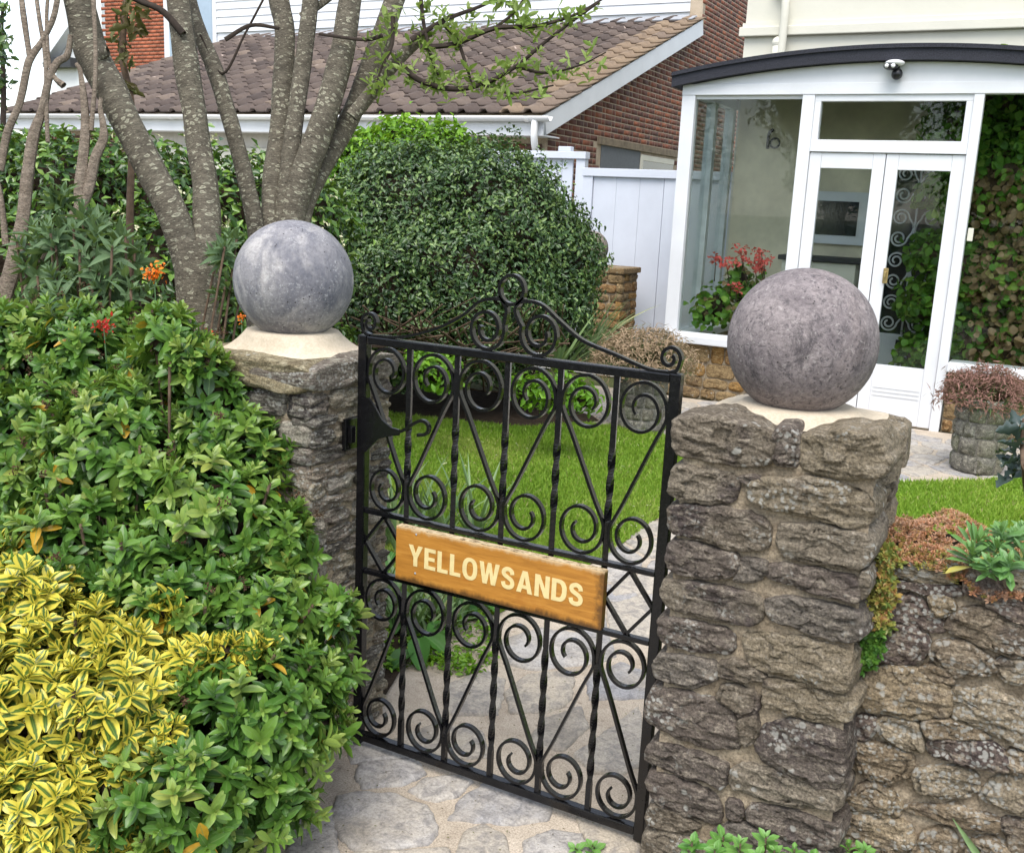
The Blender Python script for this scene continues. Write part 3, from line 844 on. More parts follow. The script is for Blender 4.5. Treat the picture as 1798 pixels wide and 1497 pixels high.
# ------------------------------------------------------------------ right gate pillar
Z1 = lambda x, y: (1130 + x / 3.481, 700 + y / 3.481)
Z2 = lambda x, y: (1120 + x / 3.591, 1080 + y / 3.591)
RP = [(Z1, [(185, 150), (240, 110), (420, 100), (640, 150), (790, 200), (800, 300), (770, 400), (640, 410), (420, 370), (230, 345), (185, 280)]),
      (Z1, [(805, 190), (900, 190), (945, 240), (940, 400), (860, 405), (800, 385)]),
      (Z1, [(960, 240), (1100, 215), (1300, 205), (1430, 210), (1480, 330), (1480, 450), (1330, 495), (1150, 470), (960, 415)]),
      (Z1, [(165, 540), (200, 410), (350, 430), (560, 470), (580, 520), (545, 630), (400, 630), (240, 610), (165, 570)]),
      (Z1, [(590, 470), (735, 482), (740, 520), (620, 505)]),
      (Z1, [(640, 530), (750, 475), (1000, 490), (1200, 520), (1400, 590), (1405, 740), (1250, 795), (1150, 750), (980, 700), (780, 670), (650, 610)]),
      (Z1, [(150, 690), (200, 640), (420, 670), (620, 690), (750, 740), (770, 830), (745, 920), (620, 925), (470, 890), (300, 840), (175, 810)]),
      (Z1, [(830, 760), (960, 770), (1150, 785), (1390, 830), (1380, 1000), (1290, 1040), (1050, 1000), (900, 960), (830, 900)]),
      (Z1, [(155, 900), (200, 860), (400, 910), (560, 940), (590, 1020), (540, 1090), (400, 1090), (210, 1060), (155, 1020)]),
      (Z1, [(600, 980), (740, 990), (755, 1050), (700, 1110), (550, 1105), (605, 1040)]),
      (Z1, [(760, 1010), (900, 1010), (1100, 1060), (1310, 1080), (1320, 1200), (1290, 1235), (1100, 1190), (900, 1130), (755, 1090)]),
      (Z1, [(1328, 1070), (1382, 1060), (1372, 1190), (1328, 1215)]),
      (Z1, [(118, 1110), (200, 1110), (450, 1150), (650, 1180), (725, 1240), (720, 1340), (640, 1380), (480, 1340), (200, 1290), (118, 1220)]),
      (Z1, [(760, 1240), (850, 1205), (1050, 1240), (1290, 1280), (1345, 1350), (1330, 1460), (1200, 1480), (1000, 1410), (790, 1360), (760, 1300)]),
      (Z2, [(140, 10), (300, 30), (600, 90), (595, 235), (400, 230), (220, 185), (140, 150)]),
      (Z2, [(680, 110), (800, 110), (1100, 160), (1345, 220), (1350, 440), (1290, 475), (1130, 430), (960, 380), (780, 335), (690, 290)]),
      (Z2, [(100, 300), (160, 240), (300, 260), (500, 300), (505, 390), (420, 430), (330, 450), (200, 410), (105, 380)]),
      (Z2, [(515, 290), (640, 280), (800, 370), (780, 415), (640, 400), (518, 380)]),
      (Z2, [(70, 530), (110, 460), (300, 480), (530, 545), (600, 640), (630, 800), (620, 840), (420, 820), (170, 720), (65, 650)]),
      (Z2, [(550, 430), (770, 490), (760, 600), (640, 640), (600, 560), (500, 520)]),
      (Z2, [(795, 405), (900, 405), (1100, 450), (1375, 520), (1345, 650), (1290, 670), (1100, 640), (900, 590), (795, 560)]),
      (Z2, [(640, 665), (750, 620), (755, 720), (715, 800), (650, 800), (650, 720)]),
      (Z2, [(800, 700), (900, 660), (1100, 690), (1280, 740), (1310, 860), (1290, 1000), (1250, 1070), (1180, 1085), (1060, 1020), (800, 910), (740, 830)]),
      (Z2, [(50, 880), (90, 800), (250, 830), (450, 890), (560, 940), (540, 1090), (440, 1030), (220, 990), (60, 920)]),
      (Z2, [(600, 960), (680, 930), (900, 980), (1100, 1060), (1290, 1100), (1270, 1190), (1240, 1220), (1100, 1200), (900, 1180), (690, 1120), (585, 1080)]),
      (Z2, [(60, 1050), (100, 990), (300, 1040), (500, 1140), (530, 1240), (490, 1310), (350, 1270), (100, 1150)]),
      (Z2, [(560, 1160), (650, 1180), (660, 1270), (590, 1290)]),
      (Z2, [(690, 1220), (740, 1180), (950, 1230), (1200, 1310), (1260, 1310), (1260, 1440), (1150, 1480), (900, 1370), (690, 1280)]),
      (Z2, [(60, 1250), (100, 1180), (300, 1270), (400, 1330), (300, 1370), (80, 1310)]),
      (Z2, [(40, 1400), (80, 1340), (300, 1390), (420, 1440), (420, 1600), (20, 1600)]),
      (Z2, [(480, 1330), (670, 1300), (900, 1410), (1230, 1510), (1230, 1640), (480, 1640)])]
pil_r = thing('gate_pillar', 'nearer stone gate pillar with mauve ball on top, right of the gate', 'pillar', (-.465, 2.19, 0), 'stone gate pillars')
rough_box((-.640, 2.000, 0), (-.290, 2.38, 1.055), MORTAR, 'mortar', pil_r)
joint_sheet((-.650, 1.990, 0), (1, 0, 0), (0, 0, 1), (0, -1, 0), .38, 1.06, pil_r, .004, .006)
joint_sheet((-.276, 1.99, 0), (0, 1, 0), (0, 0, 1), (1, 0, 0), .39, 1.055, pil_r)
for zf, pl in RP:
    g = [PY(*zf(*p), 1.985)[[0, 2]] for p in pl]
    stone(g, (0, 1.985, 0), (1, 0, 0), (0, 0, 1), (0, -1, 0), STONE, pil_r, depth=.11, bulge=.014, rough=.0055, strata=.003, n=104, jag=.007, grow=.0068, dense=True)
for pl in rubble_rows(.29, 1.07, (.07, .11), (.12, .25), .014, 3):
    stone(pl, (-.282, 2.09, 0), (0, 1, 0), (0, 0, 1), (1, 0, 0), STONE, pil_r, depth=.05, bulge=.016, n=36)
for pl in rubble_rows(.30, 1.07, (.07, .11), (.12, .25), .014, 8):
    stone(pl, (-.640, 2.10, 0), (0, 1, 0), (0, 0, 1), (-1, 0, 0), STONE, pil_r, depth=.05, bulge=.012, n=28)
for pl in rubble_rows(.36, 1.07, (.07, .11), (.12, .25), .014, 9):
    stone(pl, (-.65, 2.38, 0), (1, 0, 0), (0, 0, 1), (0, 1, 0), STONE, pil_r, depth=.05, bulge=.012, n=24)
# flat stones that close the top behind the front caps
for k, pl in enumerate(([(-.645, 2.08), (-.56, 2.07), (-.50, 2.2), (-.53, 2.39), (-.645, 2.40)], [(-.49, 2.2), (-.42, 2.08), (-.36, 2.2), (-.38, 2.40), (-.51, 2.40)], [(-.40, 2.08), (-.262, 2.08), (-.252, 2.22), (-.35, 2.2)], [(-.35, 2.215), (-.255, 2.235), (-.262, 2.40), (-.37, 2.40)])):
    stone(pl, (0, 0, 1.06), (1, 0, 0), (0, 1, 0), (0, 0, 1), STONE, pil_r, depth=.075, bulge=.014, rough=.006, n=36, name='cap_stone')
def mortar_bed(parent, cx, cy, z0, z1, rx, ry, rt, jag=.02):
    n, m = 64, 9; V, F = [], []
    for j in range(m):
        t = j / (m - 1)
        for i in range(n):
            a = 2 * math.pi * i / n; c, s = math.cos(a), math.sin(a)
            sq = 1 / max(abs(c), abs(s)) ** .75
            w = 1 + jag * 2.2 * noise.noise(Vector((c * 2.2, s * 2.2, cx))) + jag * noise.noise(Vector((c * 7, s * 7, cx)))
            x0, y0 = rx * c * sq * w, ry * s * sq * w
            k = t ** .8
            V.append((cx + x0 * (1 - k) + rt * c * k, cy + y0 * (1 - k) + rt * s * k, z0 + (z1 - z0) * t ** 1.9 + .003 * noise.noise(Vector((c * 4 + t, s * 4, 2))) * (1 - t)))
    for j in range(m - 1):
        for i in range(n): F.append((j * n + i, j * n + (i + 1) % n, (j + 1) * n + (i + 1) % n, (j + 1) * n + i))
    F.append(tuple((m - 1) * n + i for i in range(n)))
    return part('mortar_bed', V, F, BEDDING, parent, True)
mortar_bed(pil_r, -.468, 2.185, 1.083, 1.104, .178, .172, .120)
def ball(name, c, r, mat, label, group=None):
    V, F = [], []; nu, nv = 64, 40
    t = thing(name, label, 'stone ball', (c[0], c[1], c[2] - r * .92), group)
    for j in range(nv + 1):
        ph = math.pi * (.01 + .955 * j / nv * .95)
        for i in range(nu):
            th = 2 * math.pi * i / nu
            d = Vector((math.sin(ph) * math.cos(th), math.sin(ph) * math.sin(th), math.cos(ph)))
            k = r * (1 + .004 * noise.noise(d * 3 + Vector(c)) + .002 * noise.noise(d * 12))
            V.append((c[0] + d.x * k, c[1] + d.y * k, c[2] + d.z * k))
    for j in range(nv):
        for i in range(nu): F.append((j * nu + i, (j + 1) * nu + i, (j + 1) * nu + (i + 1) % nu, j * nu + (i + 1) % nu))
    F.append(tuple(range(nu))); F.append(tuple(nv * nu + i for i in range(nu))[::-1])
    part('sphere', V, F, mat, t, True)
    return t
ball('stone_ball', (-.479, 2.2, 1.235), .156, BALL_R, 'mauve-brown mottled stone ball on the nearer gate pillar', 'stone balls on gate pillars')

# ------------------------------------------------------------------ left gate pillar
pil_l = thing('gate_pillar', 'farther stone gate pillar half hidden by the green shrub, left of the gate', 'pillar', (-1.80, 2.13, 0), 'stone gate pillars')
rough_box((-1.985, 1.975, 0), (-1.61, 2.28, 1.06), MORTAR, 'mortar', pil_l)
joint_sheet((-1.603, 1.965, 0), (0, 1, 0), (0, 0, 1), (1, 0, 0), .33, 1.05, pil_l)
joint_sheet((-1.99, 1.967, 0), (1, 0, 0), (0, 0, 1), (0, -1, 0), .38, 1.05, pil_l)
for pl in rubble_rows(.345, 1.015, (.030, .052), (.07, .20), .008, 21):
    stone(pl, (-1.605, 1.955, 0), (0, 1, 0), (0, 0, 1), (1, 0, 0), STONE_T, pil_l, depth=.05, bulge=.012, rough=.010, strata=.007, n=52, jag=.005, grow=.004, dense=True)
for pl in rubble_rows(.40, 1.01, (.035, .075), (.08, .22), .010, 22):
    stone(pl, (-2.0, 1.970, 0), (1, 0, 0), (0, 0, 1), (0, -1, 0), STONE_T, pil_l, depth=.05, bulge=.017, n=32)
for pl in ([(1.94, 1.018), (2.1, 1.015), (2.31, 1.02), (2.315, 1.075), (2.2, 1.09), (2.05, 1.085), (1.945, 1.075)],):
    stone(pl, (-1.60, 0, 0), (0, 1, 0), (0, 0, 1), (1, 0, 0), STONE_T, pil_l, depth=.18, bulge=.018, rough=.012, name='cap_stone')
stone([(-2.03, 1.012), (-1.8, 1.015), (-1.64, 1.005), (-1.597, 1.03), (-1.60, 1.085), (-1.8, 1.09), (-2.03, 1.085)], (0, 1.955, 0), (1, 0, 0), (0, 0, 1), (0, -1, 0), STONE_C, pil_l, depth=.30, bulge=.02, rough=.012, name='cap_stone')
mortar_bed(pil_l, -1.80, 2.125, 1.080, 1.137, .200, .165, .122, .012)
ball('stone_ball', (-1.80, 2.13, 1.268), .1565, BALL_L, 'smooth blue-grey stone ball on the farther gate pillar', 'stone balls on gate pillars')

# ------------------------------------------------------------------ low garden wall on the right
Z3 = lambda x, y: (1480 + x / 4.277, 850 + y / 4.277)
Z4 = lambda x, y: (1470 + x / 4.314, 1150 + y / 4.314)
LW = [(Z3, [(390, 590), (560, 570), (800, 600), (880, 660), (830, 730), (700, 740), (480, 700), (390, 660)]),
      (Z3, [(920, 690), (1100, 680), (1200, 700), (1330, 850), (1310, 890), (1100, 860), (930, 820)]),
      (Z3, [(1220, 690), (1360, 730), (1440, 720), (1440, 850), (1350, 850), (1250, 780)]),
      (Z3, [(300, 730), (400, 715), (700, 760), (820, 755), (900, 820), (860, 845), (600, 800), (420, 760)]),
      (Z3, [(230, 950), (330, 870), (560, 850), (650, 960), (770, 1050), (740, 1110), (620, 1090), (480, 1040), (300, 1000)]),
      (Z3, [(650, 825), (800, 855), (830, 930), (780, 960), (700, 960)]),
      (Z3, [(785, 1040), (850, 950), (1050, 925), (1300, 1030), (1440, 1110), (1440, 1310), (1200, 1250), (950, 1150), (800, 1100)]),
      (Z3, [(1100, 885), (1340, 905), (1440, 930), (1440, 1080), (1250, 990), (1100, 915)]),
      (Z3, [(170, 1250), (230, 1130), (400, 1055), (600, 1110), (640, 1200), (560, 1330), (420, 1340), (200, 1290)]),
      (Z3, [(655, 1260), (720, 1170), (950, 1190), (1120, 1330), (1140, 1400), (950, 1430), (800, 1420)]),
      (Z3, [(1165, 1320), (1440, 1330), (1440, 1480), (1250, 1470), (1170, 1420)]),
      (Z4, [(190, 230), (225, 120), (450, 80), (600, 115), (855, 220), (845, 440), (720, 450), (580, 462), (400, 430), (200, 400)]),
      (Z4, [(880, 250), (1100, 250), (1250, 310), (1440, 400), (1440, 700), (1200, 595), (1100, 540), (930, 495), (872, 450)]),
      (Z4, [(630, 95), (750, 85), (880, 170), (860, 200), (700, 155)]),
      (Z4, [(80, 560), (160, 470), (280, 470), (290, 560), (220, 620), (90, 620)]),
      (Z4, [(305, 500), (400, 475), (600, 505), (640, 640), (640, 710), (500, 680), (350, 600)]),
      (Z4, [(690, 690), (720, 635), (900, 635), (1150, 655), (1250, 725), (1290, 800), (1275, 870), (1100, 830), (900, 800), (740, 760)]),
      (Z4, [(645, 495), (860, 485), (1080, 565), (1150, 630), (880, 612), (700, 605)]),
      (Z4, [(110, 640), (300, 665), (500, 725), (565, 800), (520, 910), (430, 950), (280, 950), (170, 850)]),
      (Z4, [(590, 870), (720, 845), (900, 855), (1050, 905), (1050, 1050), (950, 1060), (720, 1060), (600, 1000)]),
      (Z4, [(1100, 1040), (1200, 930), (1440, 900), (1440, 1210), (1250, 1140), (1110, 1080)]),
      (Z4, [(50, 1090), (210, 975), (330, 975), (490, 1130), (440, 1220), (250, 1190), (60, 1160)]),
      (Z4, [(510, 1145), (700, 1135), (900, 1155), (1240, 1235), (1240, 1330), (1050, 1300), (800, 1240), (560, 1190)]),
      (Z4, [(0, 1250), (100, 1200), (300, 1225), (520, 1265), (575, 1390), (540, 1440), (400, 1480), (100, 1470), (0, 1380)]),
      (Z4, [(565, 1480), (700, 1315), (850, 1325), (900, 1400), (880, 1500), (560, 1580)]),
      (Z4, [(940, 1400), (1150, 1400), (1300, 1450), (1440, 1500), (1440, 1620), (900, 1620)]),
      (Z4, [(1265, 1245), (1440, 1280), (1440, 1410), (1300, 1370), (1265, 1320)]),
      (Z4, [(1295, 720), (1440, 760), (1440, 890), (1300, 850)])]
wall_r = thing('garden_wall', 'low lichen-spotted rubble wall with stonecrop along its top, right of the nearer pillar', 'wall', (.2, 2.22, 0))
rough_box((-.27, 2.095, 0), (.78, 2.42, .80), MORTAR, 'mortar', wall_r, .04, .008)
joint_sheet((-.27, 2.088, 0), (1, 0, 0), (0, 0, 1), (0, -1, 0), 1.04, .81, wall_r, .005, .007)
for zf, pl in LW:
    g = [PY(*zf(*p), 2.08)[[0, 2]] for p in pl]
    stone(g, (0, 2.08, 0), (1, 0, 0), (0, 0, 1), (0, -1, 0), STONE_L, wall_r, depth=.08, bulge=.014, rough=.007, strata=.0035, n=104, jag=.009, grow=.008, dense=True)
for pl in rubble_rows(.74, .82, (.07, .13), (.14, .3), .014, 31):
    stone(pl, (.045, 2.085, 0), (1, 0, 0), (0, 0, 1), (0, -1, 0), STONE_L, wall_r, depth=.06, bulge=.017, n=28)
for pl in rubble_rows(1.0, .80, (.08, .13), (.16, .3), .014, 34):
    stone(pl, (-.25, 2.42, 0), (1, 0, 0), (0, 0, 1), (0, 1, 0), STONE_L, wall_r, depth=.05, bulge=.012, n=20)

# ------------------------------------------------------------------ the gate
GY = 2.105
gate = thing('garden_gate', 'black wrought iron scroll gate with a wooden house name board', 'gate', (-1.132, GY, 0))
GX0, GX1 = -1.548, -.716                        # stile centres
GZ0, GZ1 = .042, 1.140
gz = lambda a, b: (PY(*a, GY)[2] + PY(*b, GY)[2]) / 2
GM1, GM2 = gz((633.7, 892), (1161, 1010)), gz((634.5, 997.5), (1156, 1133))
def gbar(name, P, w, d, parent=gate, mat=IRON, scale=None):
    V, F = sweep(P, [(-w / 2, -d / 2), (0, -d / 2 * 1.03), (w / 2, -d / 2), (w / 2, d / 2), (-w / 2, d / 2)] if False else rect(w, d), (0, 1, 0), scale=scale)
    o = part(name, V, F, mat, parent)
    return o
def gpt(u, z): return (u, GY, z)
for x in (GX0, GX1):
    MB().box((x - .0125, GY - .0125, .02), (x + .0125, GY + .0125, GZ1 + .012)).build('stile', IRON, gate, .0025)
for nm, z, h in (('top_rail', GZ1, .020), ('bottom_rail', GZ0, .022)):
    MB().box((GX0 + .0135, GY - .0115, z - h / 2), (GX1 - .0135, GY + .0115, z + h / 2)).build(nm, IRON, gate, .0025)
for z in (GM1, GM2):
    MB().box((GX0 + .0135, GY - .010, z - .006), (GX1 - .0135, GY + .010, z + .006)).build('middle_rail', IRON, gate, .002)
W6 = (GX1 - GX0) / 6
BX = [GX0 + W6 * k for k in range(7)]
for k in range(1, 6):
    zz = np.linspace(GZ0 + .01, GZ1 - .01, 70)
    zz = np.linspace(GZ0 + .01, GZ1 - .01, 150); V, F = [], []
    for i, z in enumerate(zz):
        tw = 26 * np.clip(z - .12, 0, GM2 - .20) + 26 * np.clip(z - GM1 - .1, 0, GZ1 - GM1 - .28) + k
        tw = math.pi / 4 * round(k / (math.pi / 4)) * 0 + (tw - k)
        r_ = .0092 * (1 + .05 * noise.noise(Vector((z * 60, k, 0))))
        for c_ in range(4):
            an = tw + math.pi / 4 + c_ * math.pi / 2
            V.append((BX[k] + r_ * math.cos(an), GY + r_ * math.sin(an), z))
        if i: F += [((i - 1) * 4 + c_, (i - 1) * 4 + (c_ + 1) % 4, i * 4 + (c_ + 1) % 4, i * 4 + c_) for c_ in range(4)]
    part('bar', V, F, IRON, gate)
def s_scroll(u0, u1, z0, z1, flip):
    """S-shaped scroll bar: a spiral under the top, a straight diagonal, a spiral over the bottom"""
    w = u1 - u0; turns = 1.6
    Rt, Rb = w * .5 - .0015, w * .46
    ct = (w * .5, z1 - Rt - .002); cb = (w * .5 - .5 * (w - 2 * Rb) * .9, z0 + Rb + .002)
    th = np.linspace(0, 2 * math.pi * turns, 64)
    def spiral(c, Rr, a0):
        r = Rr * (1 - .70 * (th / th[-1]) ** 1.55)
        sq = .04
        return np.stack([c[0] + r * np.cos(a0 + th), c[1] + r * np.sin(a0 + th) * 1.12], 1)
    zt_ = ct[1] - Rt * .12; 
    top = spiral((ct[0], z1 - Rt * 1.12 - .003), Rt, 0.0)              # starts on the right, turns anticlockwise over the top
    bot = spiral((cb[0], z0 + Rb * 1.12 + .003), Rb, math.pi)          # starts on the left, turns under the bottom
    a, b = top[0], bot[0]
    # tangents: vertical at both ends, straight run between
    mid = curve([a + [0, .0], a + [-.002, -.022], a * .8 + b * .2 + [-.002, -.012], a * .5 + b * .5, a * .2 + b * .8 + [.002, .012], b + [.002, .022], b], 7)
    P = np.vstack([top[::-1], mid[1:-1], bot])
    if flip: P[:, 0] = w - P[:, 0]
    return [(u0 + p[0], GY, p[1]) for p in P]
for k in range(6):
    hw = .0072
    l, r = BX[k] + (.0135 if k == 0 else hw), BX[k + 1] - (.0135 if k == 5 else hw)
    for (za, zb, par) in ((GM1 + .007, GZ1 - .011, 0), (GZ0 + .012, GM2 - .007, 1)):
        flip = (k % 2 == 0) ^ bool(par)
        # upper row: odd columns start on the left bar
        P = s_scroll(l, r, za, zb, flip)
        n = len(P)
        gbar('scroll', P, .0070, .0140, scale=[.85 + .15 * min(1, min(i, n - 1 - i) / 10) for i in range(n)])
for k in (0, 5):                                 # diamonds at both ends of the middle panel
    l, r = BX[k] + (.0125 if k == 0 else .006), BX[k + 1] - (.0125 if k == 5 else .006)
    zc = (GM1 + GM2) / 2; m = (l + r) / 2
    for a, b in (((m, GM1 - .006), (l, zc)), ((l, zc), (m, GM2 + .006)), ((m, GM2 + .006), (r, zc)), ((r, zc), (m, GM1 - .006))):
        gbar('diamond_bar', [gpt(*a), gpt(*b)], .0080, .0130)
# crest: ring, pair of spirals, long sweeping curves with curled ends
gp = lambda px, py: PY(px, py, GY)[[0, 2]]
cx = (GX0 + GX1) / 2
ringc = gp(900, 509); rr = .032
gbar('crest_ring', [(ringc[0] + rr * math.cos(t), GY, ringc[1] + rr * 1.05 * math.sin(t)) for t in np.linspace(math.pi / 2, 2.5 * math.pi, 49)], .0080, .0150)
for s in (-1, 1):
    sc_ = gp(856, 583) if s < 0 else gp(948, 601)
    Rr = .0475 if s < 0 else .049
    sc_ = np.array([sc_[0], GZ1 + .011 + Rr * 1.08])
    th = np.linspace(-.25, 2 * math.pi * 1.55, 70)
    r_ = Rr * (1 - .64 * (np.clip(th, 0, None) / th[-1]) ** 1.4)
    # starts on the inner side below the ring, runs down and round, curls inwards
    a = np.stack([sc_[0] - s * r_ * np.cos(th), sc_[1] - r_ * 1.08 * np.sin(th)], 1)
    lead = curve([np.array([ringc[0] + s * .034, ringc[1] - .016]), np.array([ringc[0] + s * .012, ringc[1] - .042]), a[0] * .6 + np.array([ringc[0] + s * .008, ringc[1] - .05]) * .4, a[0]], 6)
    P = np.vstack([lead[:-1], a])
    gbar('crest_scroll', [(p[0], GY, p[1]) for p in P], .0080, .0150)
    if s < 0:
        pts = [gp(886, 527), gp(868, 524), gp(843, 530), gp(815, 553), gp(780, 572), gp(740, 585), gp(700, 590), (GX0 + .02, GZ1 + .011)]
        pts[-2] = np.array([pts[-2][0], GZ1 + .016])
    else:
        pts = [gp(914, 531), gp(932, 529), gp(955, 537), gp(985, 565), gp(1025, 598), gp(1085, 624), gp(1140, 648), (GX1 - .02, GZ1 + .012)]
    P = curve([np.array(p) for p in pts], 8)
    gbar('crest_sweep', [(p[0], GY, p[1]) for p in P], .0072, .0140)
    e = np.array([GX0 + .006 if s < 0 else GX1 - .006, GZ1 + .012])
    th = np.linspace(0, 2 * math.pi * 1.15, 40); r_ = .025 * (1 - .68 * th / th[-1])
    c = e + np.array([-s * .012, .031])
    a = np.stack([c[0] + s * r_ * np.cos(th), c[1] + r_ * 1.1 * np.sin(th)], 1)
    P = np.vstack([curve([e + [-s * .012, .0], e + [s * .006, .008], a[0]], 6)[:-1], a])
    gbar('end_curl', [(p[0], GY, p[1]) for p in P], .0078, .0150)
# latch plate with a curled handle, fixed to the stile by the farther pillar
lp = [gp(*p) for p in ((640, 697), (655, 696), (666, 712), (678, 735), (694, 748), (708, 752), (708, 762), (690, 764), (672, 768), (660, 780), (650, 791), (640, 792))]
MB().prism([(p[0], p[1]) for p in lp], 1, GY - .019, GY - .0132).build('latch_plate', IRON, gate, .0012)
hp = curve([np.array(gp(*p)) for p in ((706, 757), (722, 750), (735, 741), (748, 736), (758, 741), (761, 752), (754, 760), (741, 761))], 7)
gbar('latch_handle', [(p[0], GY - .02, p[1]) for p in hp], .008, .010)
b0 = PY(610, 757, GY)
MB().box((-1.592, GY - .035, b0[2] - .045), (-1.578, GY + .03, b0[2] + .04)).box((-1.5775, GY - .030, b0[2] - .022), (-1.563, GY - .012, b0[2] + .022)).build('latch_keeper', IRON, pil_l, .003)

# the house name board
def m_board():
    t = NT('varnished_oak'); v = t.coord(scale=(6, 6, 70))
    c = t.ramp(t.noise(v, 1.2, 8, .65, .6), [(.3, (.30, .125, .02)), (.55, (.43, .19, .032)), (.75, (.52, .26, .055))])
    v2 = t.coord()
    c = t.mix(t.ramp(t.noise(t.coord(scale=(14, 14, 160)), 2.0, 6, .7), [(.56, 0), (.68, .45)]), c, (.16, .06, .012))
    c = t.mix(t.ramp(t.noise(v2, 10, 4), [(.62, 0), (.75, .5)]), c, (.30, .10, .015))
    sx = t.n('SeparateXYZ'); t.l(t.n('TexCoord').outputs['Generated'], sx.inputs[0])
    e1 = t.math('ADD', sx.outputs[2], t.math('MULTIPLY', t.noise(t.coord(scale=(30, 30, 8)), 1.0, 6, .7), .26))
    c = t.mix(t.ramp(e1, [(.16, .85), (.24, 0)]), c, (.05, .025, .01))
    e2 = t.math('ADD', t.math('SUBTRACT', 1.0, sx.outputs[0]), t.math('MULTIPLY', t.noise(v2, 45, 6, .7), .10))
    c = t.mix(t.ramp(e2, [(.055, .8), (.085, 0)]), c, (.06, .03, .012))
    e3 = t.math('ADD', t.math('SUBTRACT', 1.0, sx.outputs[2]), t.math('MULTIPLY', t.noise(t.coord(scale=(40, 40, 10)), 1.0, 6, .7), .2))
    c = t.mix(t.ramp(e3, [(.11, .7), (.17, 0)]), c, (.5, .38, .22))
    return t.done(c, .42, .4, t.bump(t.noise(v, 3, 6), .12, .003))
def m_edge():
    t = NT('bleached_board_edge'); v = t.coord(scale=(20, 20, 60))
    c = t.ramp(t.noise(v, 3, 7, .7), [(.35, (.10, .06, .03)), (.5, (.46, .36, .22)), (.7, (.60, .50, .34))])
    return t.done(c, .9, .2, t.bump(t.noise(v, 8, 5), .4, .004))
BOARD, EDGE = m_board(), m_edge()
LETT = m_plain('cream_lettering', (.66, .54, .26), .55, .3, .08, 60)
by = GY - .036
b_l, b_r = (PY(697, 926, by)[0] + PY(692, 1014, by)[0]) / 2, (PY(1063, 1000, by)[0] + PY(1054, 1108, by)[0]) / 2
b_b, b_t = (PY(692, 1014, by)[2] + PY(1054, 1108, by)[2]) / 2, (PY(697, 926, by)[2] + PY(1060, 1000, by)[2]) / 2
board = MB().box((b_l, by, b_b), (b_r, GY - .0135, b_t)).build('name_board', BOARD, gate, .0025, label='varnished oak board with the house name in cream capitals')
MB().box((b_l + .003, by + .0015, b_t - .002), (b_r - .003, GY - .0145, b_t + .0012)).build('board_edge', EDGE, board)
def arc2(cx, cy, rx, ry, a0, a1, n=14, p=2.4):
    out = []
    for a in np.linspace(R(a0), R(a1), n):
        c, s_ = math.cos(a), math.sin(a)
        out.append((cx + rx * math.copysign(abs(c) ** (2 / p), c), cy + ry * math.copysign(abs(s_) ** (2 / p), s_)))
    return out
def ribbon(P, w):
    P = curve([np.array(p) for p in P], 6); T = np.gradient(P, axis=0); T /= np.linalg.norm(T, axis=1)[:, None]
    Nn = np.stack([-T[:, 1], T[:, 0]], 1) * w / 2
    return [tuple(p) for p in np.vstack([P + Nn, (P - Nn)[::-1]])]
GLYPH = {'Y': [[(0, 1), (.23, 1), (.37, .63), (.51, 1), (.74, 1), (.475, .41), (.475, 0), (.265, 0), (.265, .41)]],
         'E': [[(0, 0), (.58, 0), (.58, .175), (.21, .175), (.21, .42), (.53, .42), (.53, .59), (.21, .59), (.21, .825), (.57, .825), (.57, 1), (0, 1)]],
         'L': [[(0, 0), (.54, 0), (.54, .175), (.21, .175), (.21, 1), (0, 1)]],
         'O': [arc2(.37, .5, .37, .52, 0, 350, 34), arc2(.37, .5, .165, .345, 0, 350, 26)],
         'W': [[(0, 1), (.20, 1), (.295, .38), (.405, 1), (.575, 1), (.685, .38), (.78, 1), (.98, 1), (.80, 0), (.59, 0), (.49, .58), (.39, 0), (.18, 0)]],
         'S': [ribbon([(.53, .69), (.49, .84), (.33, .92), (.16, .86), (.11, .74), (.17, .62), (.33, .53), (.49, .43), (.55, .29), (.49, .14), (.32, .08), (.15, .14), (.10, .31)], .19)],
         'A': [[(0, 0), (.265, 1), (.495, 1), (.76, 0), (.54, 0), (.495, .19), (.265, .19), (.22, 0)], [(.305, .36), (.455, .36), (.38, .72)]],
         'N': [[(0, 0), (.20, 0), (.20, .62), (.46, 0), (.68, 0), (.68, 1), (.48, 1), (.48, .40), (.22, 1), (0, 1)]],
         'D': [[(0, 0)] + arc2(.30, .5, .39, .5, -90, 90, 18) + [(0, 1)], [(.21, .175)] + arc2(.28, .5, .20, .325, -90, 90, 14) + [(.21, .825)]]}
def glyph(ch):
    cu = bpy.data.curves.new('glyph', 'CURVE'); cu.dimensions = '2D'; cu.fill_mode = 'BOTH'; cu.extrude = .004
    for pl in GLYPH[ch]:
        sp = cu.splines.new('POLY'); sp.points.add(len(pl) - 1); sp.use_cyclic_u = True
        for k, p in enumerate(pl): sp.points[k].co = (p[0], p[1], 0, 1)
    o = bpy.data.objects.new('glyph', cu); C.objects.link(o)
    dg = bpy.context.evaluated_depsgraph_get()
    me = bpy.data.meshes.new_from_object(o.evaluated_get(dg))
    bpy.data.objects.remove(o); bpy.data.curves.remove(cu)
    return me
def ell_(c, r, nu=8, nv=4):
    V = [(c[0] + r[0] * math.sin(math.pi * j / nv) * math.cos(2 * math.pi * i / nu), c[1] + r[1] * math.sin(math.pi * j / nv) * math.sin(2 * math.pi * i / nu), c[2] + r[2] * math.cos(math.pi * j / nv)) for j in range(nv + 1) for i in range(nu)]
    return V, [(j * nu + i, (j + 1) * nu + i, (j + 1) * nu + (i + 1) % nu, j * nu + (i + 1) % nu) for j in range(nv) for i in range(nu)]
txt = 'YELLOWSANDS'
G = [glyph(c) for c in txt]
ext = []
